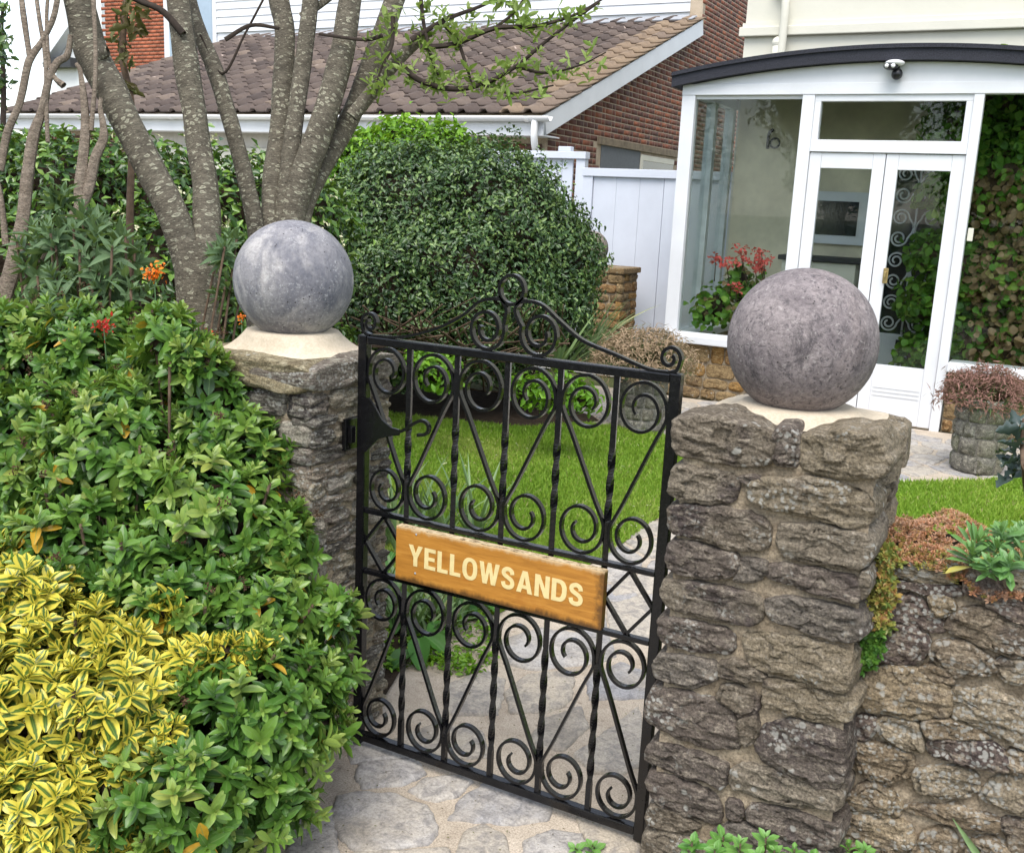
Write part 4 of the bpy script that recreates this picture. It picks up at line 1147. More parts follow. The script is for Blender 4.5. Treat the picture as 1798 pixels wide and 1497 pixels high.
for me in G:
    co = np.array([v.co[:] for v in me.vertices]); ext.append((co.min(0), co.max(0)))
cap = ext[1][1][1] - ext[1][0][1]; capb = ext[1][0][1]
gap = .10
tot = sum(e[1][0] - e[0][0] for e in ext) + gap * (len(txt) - 1)
t_l, t_r = PY(718, 957, by)[0], PY(1024, 1045, by)[0]
z_t = (PY(717, 955, by)[2] + PY(1018, 1024, by)[2]) / 2
z_b = (PY(727.6, 993.5, by)[2] + PY(1022, 1065, by)[2]) / 2
sx, sz_ = (t_r - t_l) / tot, (z_t - z_b) / cap
xx = t_l
for me, e in zip(G, ext):
    co = np.array([v.co[:] for v in me.vertices])
    W_ = np.stack([xx + (co[:, 0] - e[0][0]) * sx, by - .0006 - co[:, 2] * .08, z_b + (co[:, 1] - capb) * sz_], 1) - ORG[board.name]
    me.vertices.foreach_set('co', W_.astype(np.float32).ravel()); me.materials.clear(); me.materials.append(LETT); me.update()
    obj('letter', me, board)
    xx += (e[1][0] - e[0][0] + gap) * sx

for px, py in ((731, 938), (729, 1006)):
    p = PY(px, py, by)
    part('screw_head', *ell_((p[0], by - .0005, p[2]), (.003, .0015, .003)), LEAD, board, True)

# ------------------------------------------------------------------ cream house
HY, PYF = 9.10, 7.90
hz = lambda px, py, y=HY: PY(px, py, y)
hx0 = hz(1308, 60)[0]
house = thing('cream_house', 'cream rendered house wall with a moulded band, behind the porch', 'house', (0, HY, 0))
MB().box((hx0, HY, 0), (4.5, HY + 6, 6.2)).build('wall', CREAM, house)
MB().box((hx0 + .02, HY - .006, .01), (2.0, HY - .001, 2.50)).build('porch_back_wall', CREAM_I, house)
zb = (hz(1320, 58)[2] + hz(1780, 42)[2]) / 2
MB().box((hx0 - .04, HY - .05, zb - .035), (4.5, HY - .002, zb + .04)).build('moulded_band', CREAM, house, .008)
MB().box((hx0 - .02, HY - .02, zb + .041), (4.5, HY - .0015, zb + .075)).build('band_fillet', CREAM, house)
def pipe(name, P, r, mat, parent, k=10):
    V, F = sweep(P, circ(r, k)); return part(name, V, F, mat, parent, True)
pa, pb = hz(1384, 12), hz(1383, 92)
pipe('downpipe', curve([hz(1365, -25) + [0, -.06, 0], hz(1378, -8) + [0, -.06, 0], [pa[0], HY - .09, pa[2]], [pa[0], HY - .09, pb[2] - .1]], 6), .034, CREAM, house)
pc = hz(1370, 78)
V, F = sweep([[pc[0], HY - .07, pc[2]], [pc[0], HY - .07, pc[2] - .25]], circ(.045, 12)); part('vent_pipe', V, F, CREAM, house, True)
bm = bmesh.new(); bmesh.ops.create_uvsphere(bm, u_segments=12, v_segments=8, radius=.052)
for v in bm.verts: v.co += Vector((pc[0], HY - .07, pc[2])) - Vector(ORG[house.name])
me = bpy.data.meshes.new('vent_cowl'); bm.to_mesh(me); bm.free(); me.materials.append(CREAM); obj('vent_cowl', me, house)

# house front door inside the porch: white panels, dark panes, pale scroll grille, letter slot
iy = HY - .03
dz = lambda px, py: PY(px, py, iy)
fd = thing('front_door', 'white house front door behind the porch glass with pale scroll grille and letter slot', 'door', (dz(1600, 640)[0], iy, .02))
d0, d1 = dz(1538, 400)[0], dz(1668, 400)[0]
dtop = dz(1580, 285)[2]; gb = dz(1590, 588)[2]
MB().box((d0, iy, .02), (d1, iy + .026, gb)).build('lower_panel', WHITE, fd, .004)
MB().box((d0 - .07, iy - .02, .02), (d0 - .002, iy + .026, dtop + .06)).box((d1 + .002, iy - .02, .02), (d1 + .07, iy + .026, dtop + .06)).box((d0, iy - .02, dtop + .002), (d1, iy + .026, dtop + .06)).build('door_frame', WHITE, fd, .003)
MB().box((d0, iy + .008, gb), (d1, iy + .022, dtop)).build('pane', PANE_DARK, fd)
ls0, ls1 = dz(1573, 596), dz(1612, 612)
MB().box((ls0[0], iy - .008, ls1[2]), (ls1[0], iy - .001, ls0[2])).build('letter_slot', DARK, fd, .002)
mx_ = (d0 + d1) / 2 + .02
def fiber(name, P, r, parent, mat=WHITE, k=6):
    V, F = sweep(P, circ(r, k)); return part(name, V, F, mat, parent, True)
fiber('grille_rod', [(mx_, iy - .01, gb), (mx_, iy - .01, dtop)], .009, fd)
nz_ = 4
hh = (dtop - gb) / nz_
for s in (-1, 1):
    for k in range(nz_):
        for up in (0, 1):
            z0 = gb + hh * k + hh * .5
            c = (mx_ + s * .115, z0 + (1 if up else -1) * hh * .24)
            th = np.linspace(0, 2 * math.pi * 1.7, 46); r_ = .068 * (1 - .72 * th / th[-1])
            sp = [(c[0] - s * r * math.cos(t), iy - .01, c[1] + (1 if up else -1) * r * math.sin(t) * 1.0) for r, t in zip(r_, th)]
            lead = [(mx_ + s * .008, iy - .01, z0 + (1 if up else -1) * .0), (mx_ + s * .016, iy - .01, z0 + (1 if up else -1) * hh * .10)]
            fiber('grille_scroll', np.vstack([lead, sp]), .0085, fd, WHITE, 5)
# inner window, dark shelf and chest to the left of the front door
iw = thing('inner_window', 'small dark inner window with pale frame, seen through the left porch door', 'window', (dz(1470, 380)[0], iy, dz(1470, 430)[2]))
a, b = dz(1424, 335), dz(1520, 432)
MB().box((a[0], iy - .02, b[2]), (b[0], iy + .026, a[2])).build('frame', WHITE, iw, .004)
a, b = dz(1437, 352), dz(1503, 415)
MB().box((a[0], iy - .026, b[2]), (b[0], iy - .021, a[2])).build('pane', PANE_DARK, iw)
ch = thing('storage_chest', 'cream chest with a black lid inside the porch', 'chest', (dz(1450, 560)[0], iy - .25, .02))
a, b = PY(1388, 448, iy - .4), PY(1508, 458, iy - .4)
MB().box((a[0] - .1, iy - .42, b[2] - .03), (b[0] + .02, iy - .02, a[2])).build('lid', DARK, ch, .008)
MB().box((a[0] - .07, iy - .39, .02), (b[0] - .02, iy - .03, b[2] - .032)).build('box', CREAM, ch, .006)
# small dark iron bracket on the inner wall
br = thing('wall_bracket', 'small dark iron bracket with a ring on the wall inside the porch', 'bracket', tuple(hz(1351, 262)))
P = [hz(1349, 262) + [0, -.03, 0], hz(1352, 236) + [0, -.03, 0], hz(1360, 229) + [0, -.05, 0]]
pipe('arm', curve(P, 5), .014, DARK, br, 8)
c = hz(1362, 252) + [0, -.03, 0]
V, F = sweep([(c[0] + .04 * math.cos(t), c[1], c[2] + .04 * math.sin(t)) for t in np.linspace(0, 2 * math.pi, 22, endpoint=False)], circ(.008, 6), (0, 1, 0), True)
part('ring', V, F, DARK, br, True)

# ------------------------------------------------------------------ glazed porch
pz = lambda px, py: PY(px, py, PYF)
por = thing('glazed_porch', 'white glazed porch with curved black felt roof and stone base', 'porch', (-1.27, PYF, 0))
XL, XM, XR, XE = -2.83, -1.905, -.70, .30
SZ, HZ0, HZ1 = .515, 2.355, 2.435
MB().box((XL + .02, PYF + .05, 0), (XM - .01, PYF + .20, SZ - .06)).box((XL + .02, PYF + .2, 0), (XL + .2, HY - .01, SZ - .06)).build('plinth_core', MORTAR, por)
MB().box((XR + .03, PYF + .05, 0), (XE - .02, PYF + .20, SZ - .06)).build('plinth_core', MORTAR, por)
for pl in rubble_rows(XM - .012 - XL - .02, SZ - .065, (.07, .13), (.11, .27), .014, 41):
    stone(pl, (XL + .02, PYF + .05, 0), (1, 0, 0), (0, 0, 1), (0, -1, 0), STONE_Y, por, depth=.04, bulge=.016, rough=.008, n=26)
for pl in rubble_rows(XE - XR - .05, SZ - .065, (.06, .12), (.12, .27), .014, 42):
    stone(pl, (XR + .03, PYF + .05, 0), (1, 0, 0), (0, 0, 1), (0, -1, 0), STONE_Y, por, depth=.04, bulge=.016, rough=.008, n=26)
for pl in rubble_rows(HY - PYF - .08, SZ - .065, (.07, .13), (.12, .27), .014, 43):
    stone(pl, (XL + .02, PYF + .06, 0), (0, 1, 0), (0, 0, 1), (-1, 0, 0), STONE_Y, por, depth=.04, bulge=.014, n=22)
for a, b in ((XL - .05, XM - .002), (XR + .022, XE + .05)):
    MB().box((a, PYF - .055, SZ - .062), (b, PYF + .21, SZ)).build('sill', WHITE, por, .008)
post = lambda n, x0, x1, z0, z1, y0=PYF, y1=PYF + .09: MB().box((x0, y0, z0), (x1, y1, z1)).build(n, WHITE, por, .004)
post('corner_post', XL, XL + .105, SZ + .001, HZ0 - .001)
post('mullion', XM, XM + .09, .0, HZ0 - .001)
post('mullion', XR - .045, XR + .02, .0, HZ0 - .001)
post('corner_post', XE - .1, XE, SZ + .001, HZ0 - .001)
MB().box((XL, PYF - .004, HZ0), (XE, PYF + .092, HZ1)).build('head_rail', WHITE, por, .004)
# side glazing towards the fence
MB().box((XL - .03, PYF + .215, SZ - .062), (XL + .21, HY - .003, SZ)).build('sill', WHITE, por, .006)
SIDEW = m_plain('weathered_white_paint', (.55, .58, .58), .6, .3, .2, 8)
for y0 in (PYF + .58, HY - .11):
    MB().box((XL + .01, y0, SZ + .001), (XL + .09, y0 + .07, HZ0 - .001)).build('side_post', SIDEW, por, .004)
MB().box((XL + .004, PYF + .093, HZ0), (XL + .095, HY - .003, HZ1)).build('side_head', WHITE, por, .003)
def pane(x0, x1, z0, z1, y, parent=por):
    return MB().box((x0, y - .002, z0), (x1, y + .002, z1)).build('pane', GLASS, parent)
pane(XL + .104, XM + .001, SZ - .001, HZ0 + .001, PYF + .05)
pane(XR + .019, XE - .099, SZ - .001, HZ0 + .001, PYF + .05)
for y0, y1 in ((PYF + .09, PYF + .581), (PYF + .649, HY - .109)):
    MB().box((XL + .048, y0, SZ), (XL + .052, y1, HZ0)).build('pane', GLASS, por)
for z in ((SZ, SZ + .02), (HZ0 - .028, HZ0 - .001)):
    MB().box((XL + .105, PYF + .03, z[0] + .0005), (XM - .0005, PYF + .07, z[1])).build('window_bead', WHITE, por)
# transom light
tz0, tz1 = 1.955, HZ0 - .001
tb = [XM + .0905, XR - .0455]
fr = MB().box((tb[0], PYF + .004, tz0), (tb[1], PYF + .088, tz0 + .085)).box((tb[0], PYF + .012, tz1 - .045), (tb[1], PYF + .08, tz1)).box((tb[0], PYF + .012, tz0 + .0855), (tb[0] + .045, PYF + .08, tz1 - .0455)).box((tb[1] - .045, PYF + .012, tz0 + .0855), (tb[1], PYF + .08, tz1 - .0455)).build('transom_frame', WHITE, por, .003)
pane(tb[0] + .044, tb[1] - .044, tz0 + .085, tz1 - .045, PYF + .05, fr)
# pair of doors
dm = pz(1560, 278)[0] - .02
gtop, gbot = pz(1490, 296)[2], pz(1556, 642)[2]
for k, (x0, x1) in enumerate(((tb[0] + .002, dm - .003), (dm + .003, tb[1] - .002))):
    lf = MB().box((x0, PYF + .02, .015), (x0 + .085, PYF + .065, tz0 - .006)).box((x1 - .085, PYF + .02, .015), (x1, PYF + .065, tz0 - .006)).box((x0 + .0855, PYF + .021, gtop), (x1 - .0855, PYF + .064, tz0 - .007)).box((x0 + .0855, PYF + .021, .016), (x1 - .0855, PYF + .064, gbot)).build('door_leaf', WHITE, por, .003)
    pane(x0 + .084, x1 - .084, gbot - .001, gtop + .001, PYF + .043, lf)
    for z in (gbot - .17, gbot - .20, gbot - .23):
        MB().box((x0 + .1, PYF + .0165, z), (x1 - .1, PYF + .0205, z + .012)).build('groove_bead', WHITE, lf, .001)
    if k == 1:
        h = pz(1551, 484)
        MB().box((h[0] - .005, PYF + .008, h[2] - .055), (h[0] + .03, PYF + .0195, h[2] + .055)).build('lock_plate', BRASS, lf, .003)
        MB().box((h[0] + .006, PYF - .03, h[2] - .012), (h[0] + .02, PYF + .0075, h[2] + .03)).build('handle', BRASS, lf, .004)
MB().box((tb[0], PYF + .01, .0085), (tb[1], PYF + .09, .0145)).build('threshold', TIMBER, por)
bp = pz(1704, 412)
MB().box((bp[0] - .018, PYF - .018, bp[2] - .045), (bp[0] + .018, PYF - .0005, bp[2] + .045)).build('bell_push', CREAM, por, .004)
# curved roof edge and fascia
n = 40; cxr = -1.265; hw = XE + .07 - cxr
ctop = lambda x: 2.675 - .165 * ((x - cxr) / hw) ** 2
xs = np.linspace(cxr - hw, cxr + hw, n)
MB().prism([(x, ctop(x) - .105) for x in xs[1:-1]] + [(XE, HZ1 + .001), (XL, HZ1 + .001)], 1, PYF + .004, PYF + .05).build('fascia', WHITE, por)
MB().prism([(x, ctop(x)) for x in xs] + [(x, ctop(x) - .10) for x in xs[::-1]], 1, PYF - .07, HY - .004).build('roof', FELT, por)
MB().prism([(x, ctop(x) + .006) for x in xs] + [(x, ctop(x) - .022) for x in xs[::-1]], 1, PYF - .085, PYF - .0705).build('roof_lip', FELT, por)
MB().box((XL + .12, PYF + .1, .012), (XE - .02, HY - .01, .03)).build('floor', m_plain('porch_tiles', (.22, .2, .17), .5, .4, .2, 10), por)
# security lamp under the roof edge
sl = thing('security_lamp', 'twin-lens black and white security lamp fixed under the curved porch roof', 'lamp', tuple(pz(1575, 130)))
a = pz(1577, 132)
def ell(c, r, nu=16, nv=10):
    V, F = [], []
    for j in range(nv + 1):
        ph = math.pi * j / nv
        for i in range(nu): V.append((c[0] + r[0] * math.sin(ph) * math.cos(2 * math.pi * i / nu), c[1] + r[1] * math.sin(ph) * math.sin(2 * math.pi * i / nu), c[2] + r[2] * math.cos(ph)))
    for j in range(nv):
        for i in range(nu): F.append((j * nu + i, (j + 1) * nu + i, (j + 1) * nu + (i + 1) % nu, j * nu + (i + 1) % nu))
    return V, F
part('sensor', *ell((a[0], PYF - .05, a[2]), (.038, .04, .04)), BLACKP, sl, True)
b = pz(1574, 116)
part('hood', *ell((b[0], PYF - .07, b[2] + .01), (.065, .075, .022)), UPVC, sl, True)
part('lamp_body', *ell((b[0] - .02, PYF - .10, b[2] - .016), (.05, .05, .026)), BLACKP, sl, True)
for s in (-1, 1):
    part('lens', *ell((b[0] - .02 + s * .021, PYF - .142, b[2] - .016), (.015, .012, .014)), UPVC, sl, True)
pipe('stem', [(a[0], PYF + .003, a[2] + .02), (a[0], PYF - .05, b[2] - .005)], .014, BLACKP, sl)

# ------------------------------------------------------------------ white fence and side gate between the houses
fy = 9.16
fz = lambda px, py, y=fy: PY(px, py, y)
fe = thing('side_gate', 'flush white painted side gate in a white frame beside the porch', 'gate', (fz(1100, 300)[0], fy, .01))
ft = (fz(1030, 296)[2] + fz(1180, 298)[2]) / 2
f0, f1 = fz(1026, 300)[0], hx0 - .012
MB().box((f0 - .01, fy - .03, ft - .075), (f1, fy + .05, ft)).build('top_rail', WHITE_F, fe, .005)
MB().box((f0, fy - .018, .012), (f0 + .10, fy + .05, ft - .076)).build('post', WHITE_F, fe, .004)
gx = fz(1160, 400)[0]
n = 3
for k in range(n):
    x0, x1 = f0 + .103 + (gx - f0 - .103) * k / n, f0 + .103 + (gx - f0 - .103) * (k + 1) / n
    MB().box((x0 + .0008, fy + .004 , .03), (x1 - .0008, fy + .03, ft - .076)).build('panel', WHITE_F, fe, .0015)
MB().box((gx + .006, fy - .004, .012), (f1, fy + .05, ft - .076)).build('panel', WHITE_F, fe, .003)
f2y = 9.75
f2 = thing('board_fence', 'taller white boarded fence with a weathered capping behind the round bush', 'fence', (PY(970, 280, f2y)[0], f2y, .01))
t2 = PY(980, 266, f2y)[2]; a0, a1 = PY(895, 270, f2y)[0], PY(1032, 270, f2y)[0]
MB().box((a0 - .6, f2y - .05, t2 - .07), (a1, f2y + .06, t2)).build('capping', WHITE_F, f2, .006)
MB().box((a1 - .11, f2y - .03, .012), (a1 - .01, f2y + .05, t2 - .071)).build('post', WHITE_F, f2, .004)
x = a0 - .6
while x < a1 - .24:
    MB().box((x, f2y, .02), (x + .118, f2y + .022, t2 - .071)).build('board', WHITE_F, f2, .003); x += .122
pcap = PY(995, 258, f2y)
MB().box((pcap[0] - .08, f2y - .03, t2 + .001), (pcap[0] + .06, f2y + .05, t2 + .05)).build('cap_block', WHITE_F, f2, .008)

# ------------------------------------------------------------------ neighbour's brick house with the tiled lean-to
EY = 11.06; GXN = -5.72; EZ = 2.5
nh = thing('brick_house', 'neighbouring red brick house with brown tiled lean-to roof and white boarding', 'house', (-9, 13, 0))
pitch = R(19.86); S_ = np.array([0, math.cos(pitch), math.sin(pitch)]); NN = np.array([0, -math.sin(pitch), math.cos(pitch)])
WY = EY + 5.55                                     # upper wall plane
RX0, RX1 = PY(20, 182, EY)[0] - .3, GXN + .12
def m_brick():
    t = NT('mixed_red_brick'); v = t.coord()
    c = t.ramp(t.attr(), [(0, (.14, .065, .05)), (.22, (.21, .085, .058)), (.42, (.13, .075, .065)), (.6, (.25, .095, .06)), (.75, (.17, .08, .062)), (.9, (.31, .115, .065)), (1, (.09, .065, .065))], 'CONSTANT')
    c = t.mix(t.ramp(t.noise(v, 9, 6, .7), [(.35, .0), (.7, .5)]), c, (.10, .05, .04))
    return t.done(c, .9, .2, t.bump(t.noise(v, 60, 4), .4, .004))
BRICK = m_brick()
BMORT = m_mortar('brick_mortar', (.40, .32, .23), (.52, .43, .33), 4)
zroof = lambda y: EZ - .02 + (y - EY) * math.tan(pitch)
MB().prism([(EY + .32, 0), (WY + 6, 0), (WY + 6, 7.0), (WY + .02, 7.0), (WY + .02, zroof(WY)), (EY + .32, zroof(EY + .32))], 0, GXN - .22, GXN - .008).build('gable_core', BMORT, nh)
# bricks of the gable: every one a piece
bp_, bm_, bt_ = [box_proto((0, 0, 0), (.01, .212, .061)), box_proto((0, 0, 0), (.01, .099, .061))], [], []
bv = []
lt = PX(1040, 241, GXN); lt2 = PX(1190, 286, GXN)
wy0, wy1, wz1 = PX(1056, 262, GXN)[1], PX(1182, 290, GXN)[1], (lt[2] + lt2[2]) / 2
q = random.Random(3)
for j in range(int(6.0 / .0745)):
    z = .9 + j * .0745
    if z > 5.4: break
    y = EY + .33 - (.11 if j % 2 else 0)
    k = j
    while y < WY + 4.2:
        w = .213 if (k % 2 == 0 or q.random() < .3) else .100
        k += 1
        y1 = y + w
        top = zroof(min(y, WY)) if y < WY else 99
        inwin = (wz1 - 1.0 < z < wz1 + .10) and (wy0 - .01 < y1 and y < wy1 + .01 or z > wz1 - .07 and wy0 - .14 < y1 and y < wy1 + .14)
        if z + .065 < top and y > EY + .31 and not inwin:
            M = np.eye(4); M[:3, 3] = (GXN - .0168 + q.uniform(0, .0015), y, z)
            P_ = proj(np.array([[GXN, y, z]]))[0]
            if -20 < P_[0] < 1330 and -20 < P_[1] < 420:
                bm_.append(M); bv.append(0 if w > .15 else 1); bt_.append(q.random())
        y = y1 + .0105
bm_, bv, bt_ = np.array(bm_), np.array(bv), np.array(bt_)
pieces('brick', bp_, bm_, bv, bt_, BRICK, nh, 300, 'brickwork')
# bricked-up window in the gable
MB().box((GXN - .006, wy0 - .13, wz1), (GXN + .03, wy1 + .13, wz1 + .095)).build('lintel', TIMBER, nh, .004)
wf = MB().box((GXN - .0075, wy0, wz1 - .95), (GXN + .001, (wy0 + wy1) / 2, wz1 - .003)).build('window_board', GREYP, nh)
ym = (wy0 + wy1) / 2
MB().box((GXN - .0075, ym + .003, wz1 - .95), (GXN + .02, ym + .08, wz1 - .04)).box((GXN - .0075, ym + .081, wz1 - .12), (GXN + .015, wy1, wz1 - .04)).build('window_frame', CREAM, nh, .004)
MB().box((GXN - .0075, ym + .081, wz1 - .95), (GXN + .0015, wy1, wz1 - .121)).build('pane', PANE_DARK, nh)
# bargeboard, fascia, soffit, gutter, downpipe
def slope_box(name, x0, x1, s0, s1, h0, h1, mat, bev=.004):
    O = np.array([0, EY, EZ]); m = MB()
    pts = [O + S_ * s + NN * h for s, h in ((s0, h0), (s1, h0), (s1, h1), (s0, h1))]
    m.prism([(p[1], p[2]) for p in pts], 0, x0, x1); return m.build(name, mat, nh, bev)
slope_box('bargeboard', GXN + .075, GXN + .105, -.02, 5.62, -.24, -.012, WHITE)
slope_box('verge_soffit', GXN - .005, GXN + .074, .05, 5.6, -.06, -.03, WHITE)
slope_box('roof_deck', RX0 + .05, GXN + .07, .0, 5.6, -.028, -.006, TIMBER)
MB().box((RX0, EY - .022, EZ - .25), (GXN + .104, EY + .004, EZ - .03)).build('fascia', WHITE, nh, .003)
MB().box((RX0, EY + .006, EZ - .25), (GXN + .10, EY + .42, EZ - .235)).build('soffit', WHITE, nh)
gprof = [(.06 * math.cos(a), .06 * math.sin(a)) for a in np.linspace(math.pi, 2 * math.pi, 9)] + [(.052 * math.cos(a), .052 * math.sin(a)) for a in np.linspace(2 * math.pi, math.pi, 9)]
m = MB(); m.prism([(EY - .085 + p[0], EZ - .035 + p[1]) for p in gprof], 0, RX0 - .05, GXN + .22)
m.build('gutter', UPVC, nh, 0, True)
for k in range(9):
    xk = GXN - .1 - k * .95
    m = MB(); m.prism([(EY - .085 + p[0] * 1.10, EZ - .035 + p[1] * 1.10) for p in gprof], 0, xk, xk + .05); m.build('gutter_clip', UPVC, nh)
xd = GXN + .02
pipe('downpipe', curve([(xd, EY - .085, EZ - .08), (xd, EY - .085, EZ - .26), (xd - .02, EY + .02, EZ - .42), (xd - .05, EY + .28, EZ - .52), (xd - .05, EY + .29, EZ - .75), (xd - .05, EY + .29, .05)], 6), .042, UPVC, nh)
# front of the lean-to under the eave
MB().box((RX0 + .4, EY + .30, 0), (GXN - .23, EY + .42, EZ - .25)).build('front_wall', BMORT, nh)
gd0, gd1 = PY(262, 260, EY + .3)[0], PY(700, 260, EY + .3)[0]
gd = MB().box((gd0, EY + .24, .02), (gd1, EY + .296, EZ - .45)).build('garage_door', CREAM, nh, .004)
for z in (.5, .95, 1.4, 1.75): MB().box((gd0 + .02, EY + .232, z), (gd1 - .02, EY + .2395, z + .02)).build('door_rib', CREAM, gd)
fm, ft_, fv = [], [], []
for j in range(33):
    xk = RX0 + .42 - (.11 if j % 2 else 0)
    while xk < GXN - .25:
        if not (gd0 - .22 < xk < gd1):
            P_ = proj(np.array([[xk, EY + .29, .03 + j * .0745]]))[0]
            M = np.eye(4); M[:3, :3] = [[0, 1, 0], [-1, 0, 0], [0, 0, 1]]; M[:3, 3] = (xk, EY + .297, .03 + j * .0745)
            if P_[1] < 330 and .03 + j * .0745 < EZ - .33: fm.append(M); ft_.append(q.random()); fv.append(0)
        xk += .2235
merged('brickwork', bp_, np.array(fm), np.array(fv), np.array(ft_), BRICK, nh)
MB().box((gd0, EY + .27, EZ - .445), (gd1, EY + .298, EZ - .25)).build('lintel_board', m_plain('pale_tile_hanging', (.5, .47, .43), .8, .3, .1), nh)
# roof tiles
def tile_proto():
    w, l = .30, .40
    prof = [(0, 0), (.028, .0), (.052, .040), (.125, .040), (.150, .0), (.298, .0)]
    V, F = [], []
    for t_, lift in ((-.03, .030), (l, .0)):
        for x, h in prof: V.append((x, t_, h + lift))
        for x, h in prof[::-1]: V.append((x, t_, h + lift - .020))
    k = 12
    for i in range(k): F.append((i, (i + 1) % k, k + (i + 1) % k, k + i))
    for i in range(5): F.append((i, 11 - i, 10 - i, i + 1))
    return np.array(V), np.array(F), np.zeros((24, 2))
def m_tile():
    t = NT('weathered_roof_tile'); v = t.coord()
    c = t.ramp(t.attr(), [(0, (.075, .060, .055)), (.3, (.135, .105, .09)), (.6, (.095, .074, .066)), (.85, (.185, .145, .12)), (.93, (.25, .185, .13)), (1, (.28, .21, .145))])
    c = t.mix(t.ramp(t.noise(v, 5, 6, .7), [(.5, 0), (.75, .6)]), c, (.06, .047, .042))
    c = t.mix(t.math('MULTIPLY', t.ramp(t.voro(v, 6), [(.12, .9), (.2, 0)]), t.ramp(t.noise(v, 2, 3), [(.48, 0), (.55, 1)])), c, (.45, .36, .31))
    c = t.mix(t.ramp(t.noise(v, 22, 5, .7), [(.62, 0), (.74, .6)]), c, (.24, .17, .15))
    return t.done(c, .92, .2, t.bump(t.noise(v, 40, 5, .7), .6, .008))
TILE = m_tile()
tm, tt_ = [], []
gauge = .315
for j in range(18):
    x = RX1 - .30; i = 0
    while x > RX0:
        s = j * gauge
        M = np.eye(4); M[:3, 0] = (1, 0, 0); M[:3, 1] = S_; M[:3, 2] = NN
        M[:3, 3] = np.array([x + q.uniform(-.004, .004), EY - .02, EZ]) + S_ * s + NN * (.004 + q.uniform(0, .004))
        tm.append(M); tt_.append(q.uniform(.86, .97) if i < 1 + (q.random() < .7) else q.uniform(0, .88)); x -= .30; i += 1
tm, tt_ = np.array(tm), np.array(tt_)
pieces('roof_tile', [tile_proto()], tm, np.zeros(len(tm), int), tt_, TILE, nh, 300, 'roof_tiling', levels=20)
# flashing and upper walls behind the lean-to roof
slope_box('flashing', RX0 + 1.0, GXN + .02, 5.35, 5.60, .045, .06, LEAD, 0)
uz = zroof(WY)
uy = WY
ux = lambda px: PY(px, 60, uy)[0]
MB().box((ux(378), uy + .06, uz - .9), (GXN - .2, uy + .2, 7.0)).build('upper_core', WHITE, nh)
k = 0; z = uz + .1
while z < 6.2:
    MB().prism([(uy + .03, z), (uy + .058, z), (uy + .058, z + .145), (uy + .045, z + .145)], 0, ux(378), GXN - .225).build('weatherboard', WHITE, nh); z += .148
bx0, bx1 = ux(182), ux(286)
MB().box((bx0, uy + .06, 1.5), (bx1, uy + .2, 7.0)).build('upper_brick_core', BMORT, nh)
fm, ft_ = [], []
for j in range(50):
    xk = bx0 - (.11 if j % 2 else 0)
    while xk < bx1 - .02:
        M = np.eye(4); M[:3, :3] = [[0, 1, 0], [-1, 0, 0], [0, 0, 1]]; M[:3, 3] = (xk, uy + .058, 2.4 + j * .0745)
        fm.append(M); ft_.append(.4 + .6 * q.random()); xk += .2235
BRICK2 = m_plain('orange_brick', (.30, .095, .05), .9, .2, .45, 3)
pieces('brick', bp_, np.array(fm), np.zeros(len(fm), int), np.array(ft_), BRICK2, nh, 40, 'brickwork')
wn = MB().box((bx1 + .002, uy + .03, 2.2), (ux(378) - .002, uy + .19, 7.0)).build('window', WHITE, nh)
for a, b in ((296, 340), (344, 371)):
    MB().box((ux(a), uy + .02, 2.4), (ux(b), uy + .0295, 6.9)).build('pane', PANE_BLUE, wn)
# pale gabled house farther off at the far left
ghy = 20.0
gx_ = lambda px, py: PY(px, py, ghy)
wh = thing('white_house', 'white rendered house corner with black-edged gable, beyond the tiled lean-to', 'house', (gx_(135, 180)[0], ghy, 0))
MB().box((gx_(97, 100)[0], ghy, 0), (gx_(181, 100)[0], ghy + 5, 8)).build('wall', m_plain('white_render', (.78, .78, .76), .8, .3, .03), wh)
a, b, c_ = gx_(82, 108), gx_(108, 70), gx_(150, 10)
MB().prism([(a[0], a[2]), (a[0] + .25, a[2] - .12), (c_[0] + .3, c_[2] - .1), (c_[0], c_[2] + .15)], 1, ghy - .35, ghy - .02).build('bargeboard', WHITE, wh)
a = gx_(94, 113)
MB().box((a[0] - .05, ghy - .3, a[2] - .12), (gx_(140, 113)[0], ghy - .015, a[2] + .12)).build('gutter', BLACKP, wh)

# ------------------------------------------------------------------ front shrubs
def stems(name, P, base, mat, parent, r=.004, n=40, q=rng):
    """bare twigs from the base up to some of the shoot tips, one part"""
    VV, FF, b = [], [], 0
    for i in q.choice(len(P), min(n, len(P)), replace=False):
        p = P[i]; g = np.array([base[0] + (p[0] - base[0]) * .45, base[1] + (p[1] - base[1]) * .45, 0.01])
        A = curve([g, g * .5 + p * .5 + q.normal(0, .03, 3) * [1, 1, .3], p], 5)
        V, F = sweep(A, circ(r, 5)); FF += [tuple(k + b for k in f) for f in F]; VV += V; b += len(V)
    return part(name, VV, FF, mat, parent, True, kind='stuff')
LEAF = [leaf_proto(.42, 4, .18, .14, 'ellipse'), leaf_proto(.40, 4, .26, .26, 'ellipse'), leaf_proto(.46, 4, .12, .08, 'obovate')]
LEAFY = [leaf_proto(.54, 5, .16, .16, 'ellipse'), leaf_proto(.50, 5, .24, .28, 'ellipse'), leaf_proto(.58, 5, .10, .10, 'obovate')]
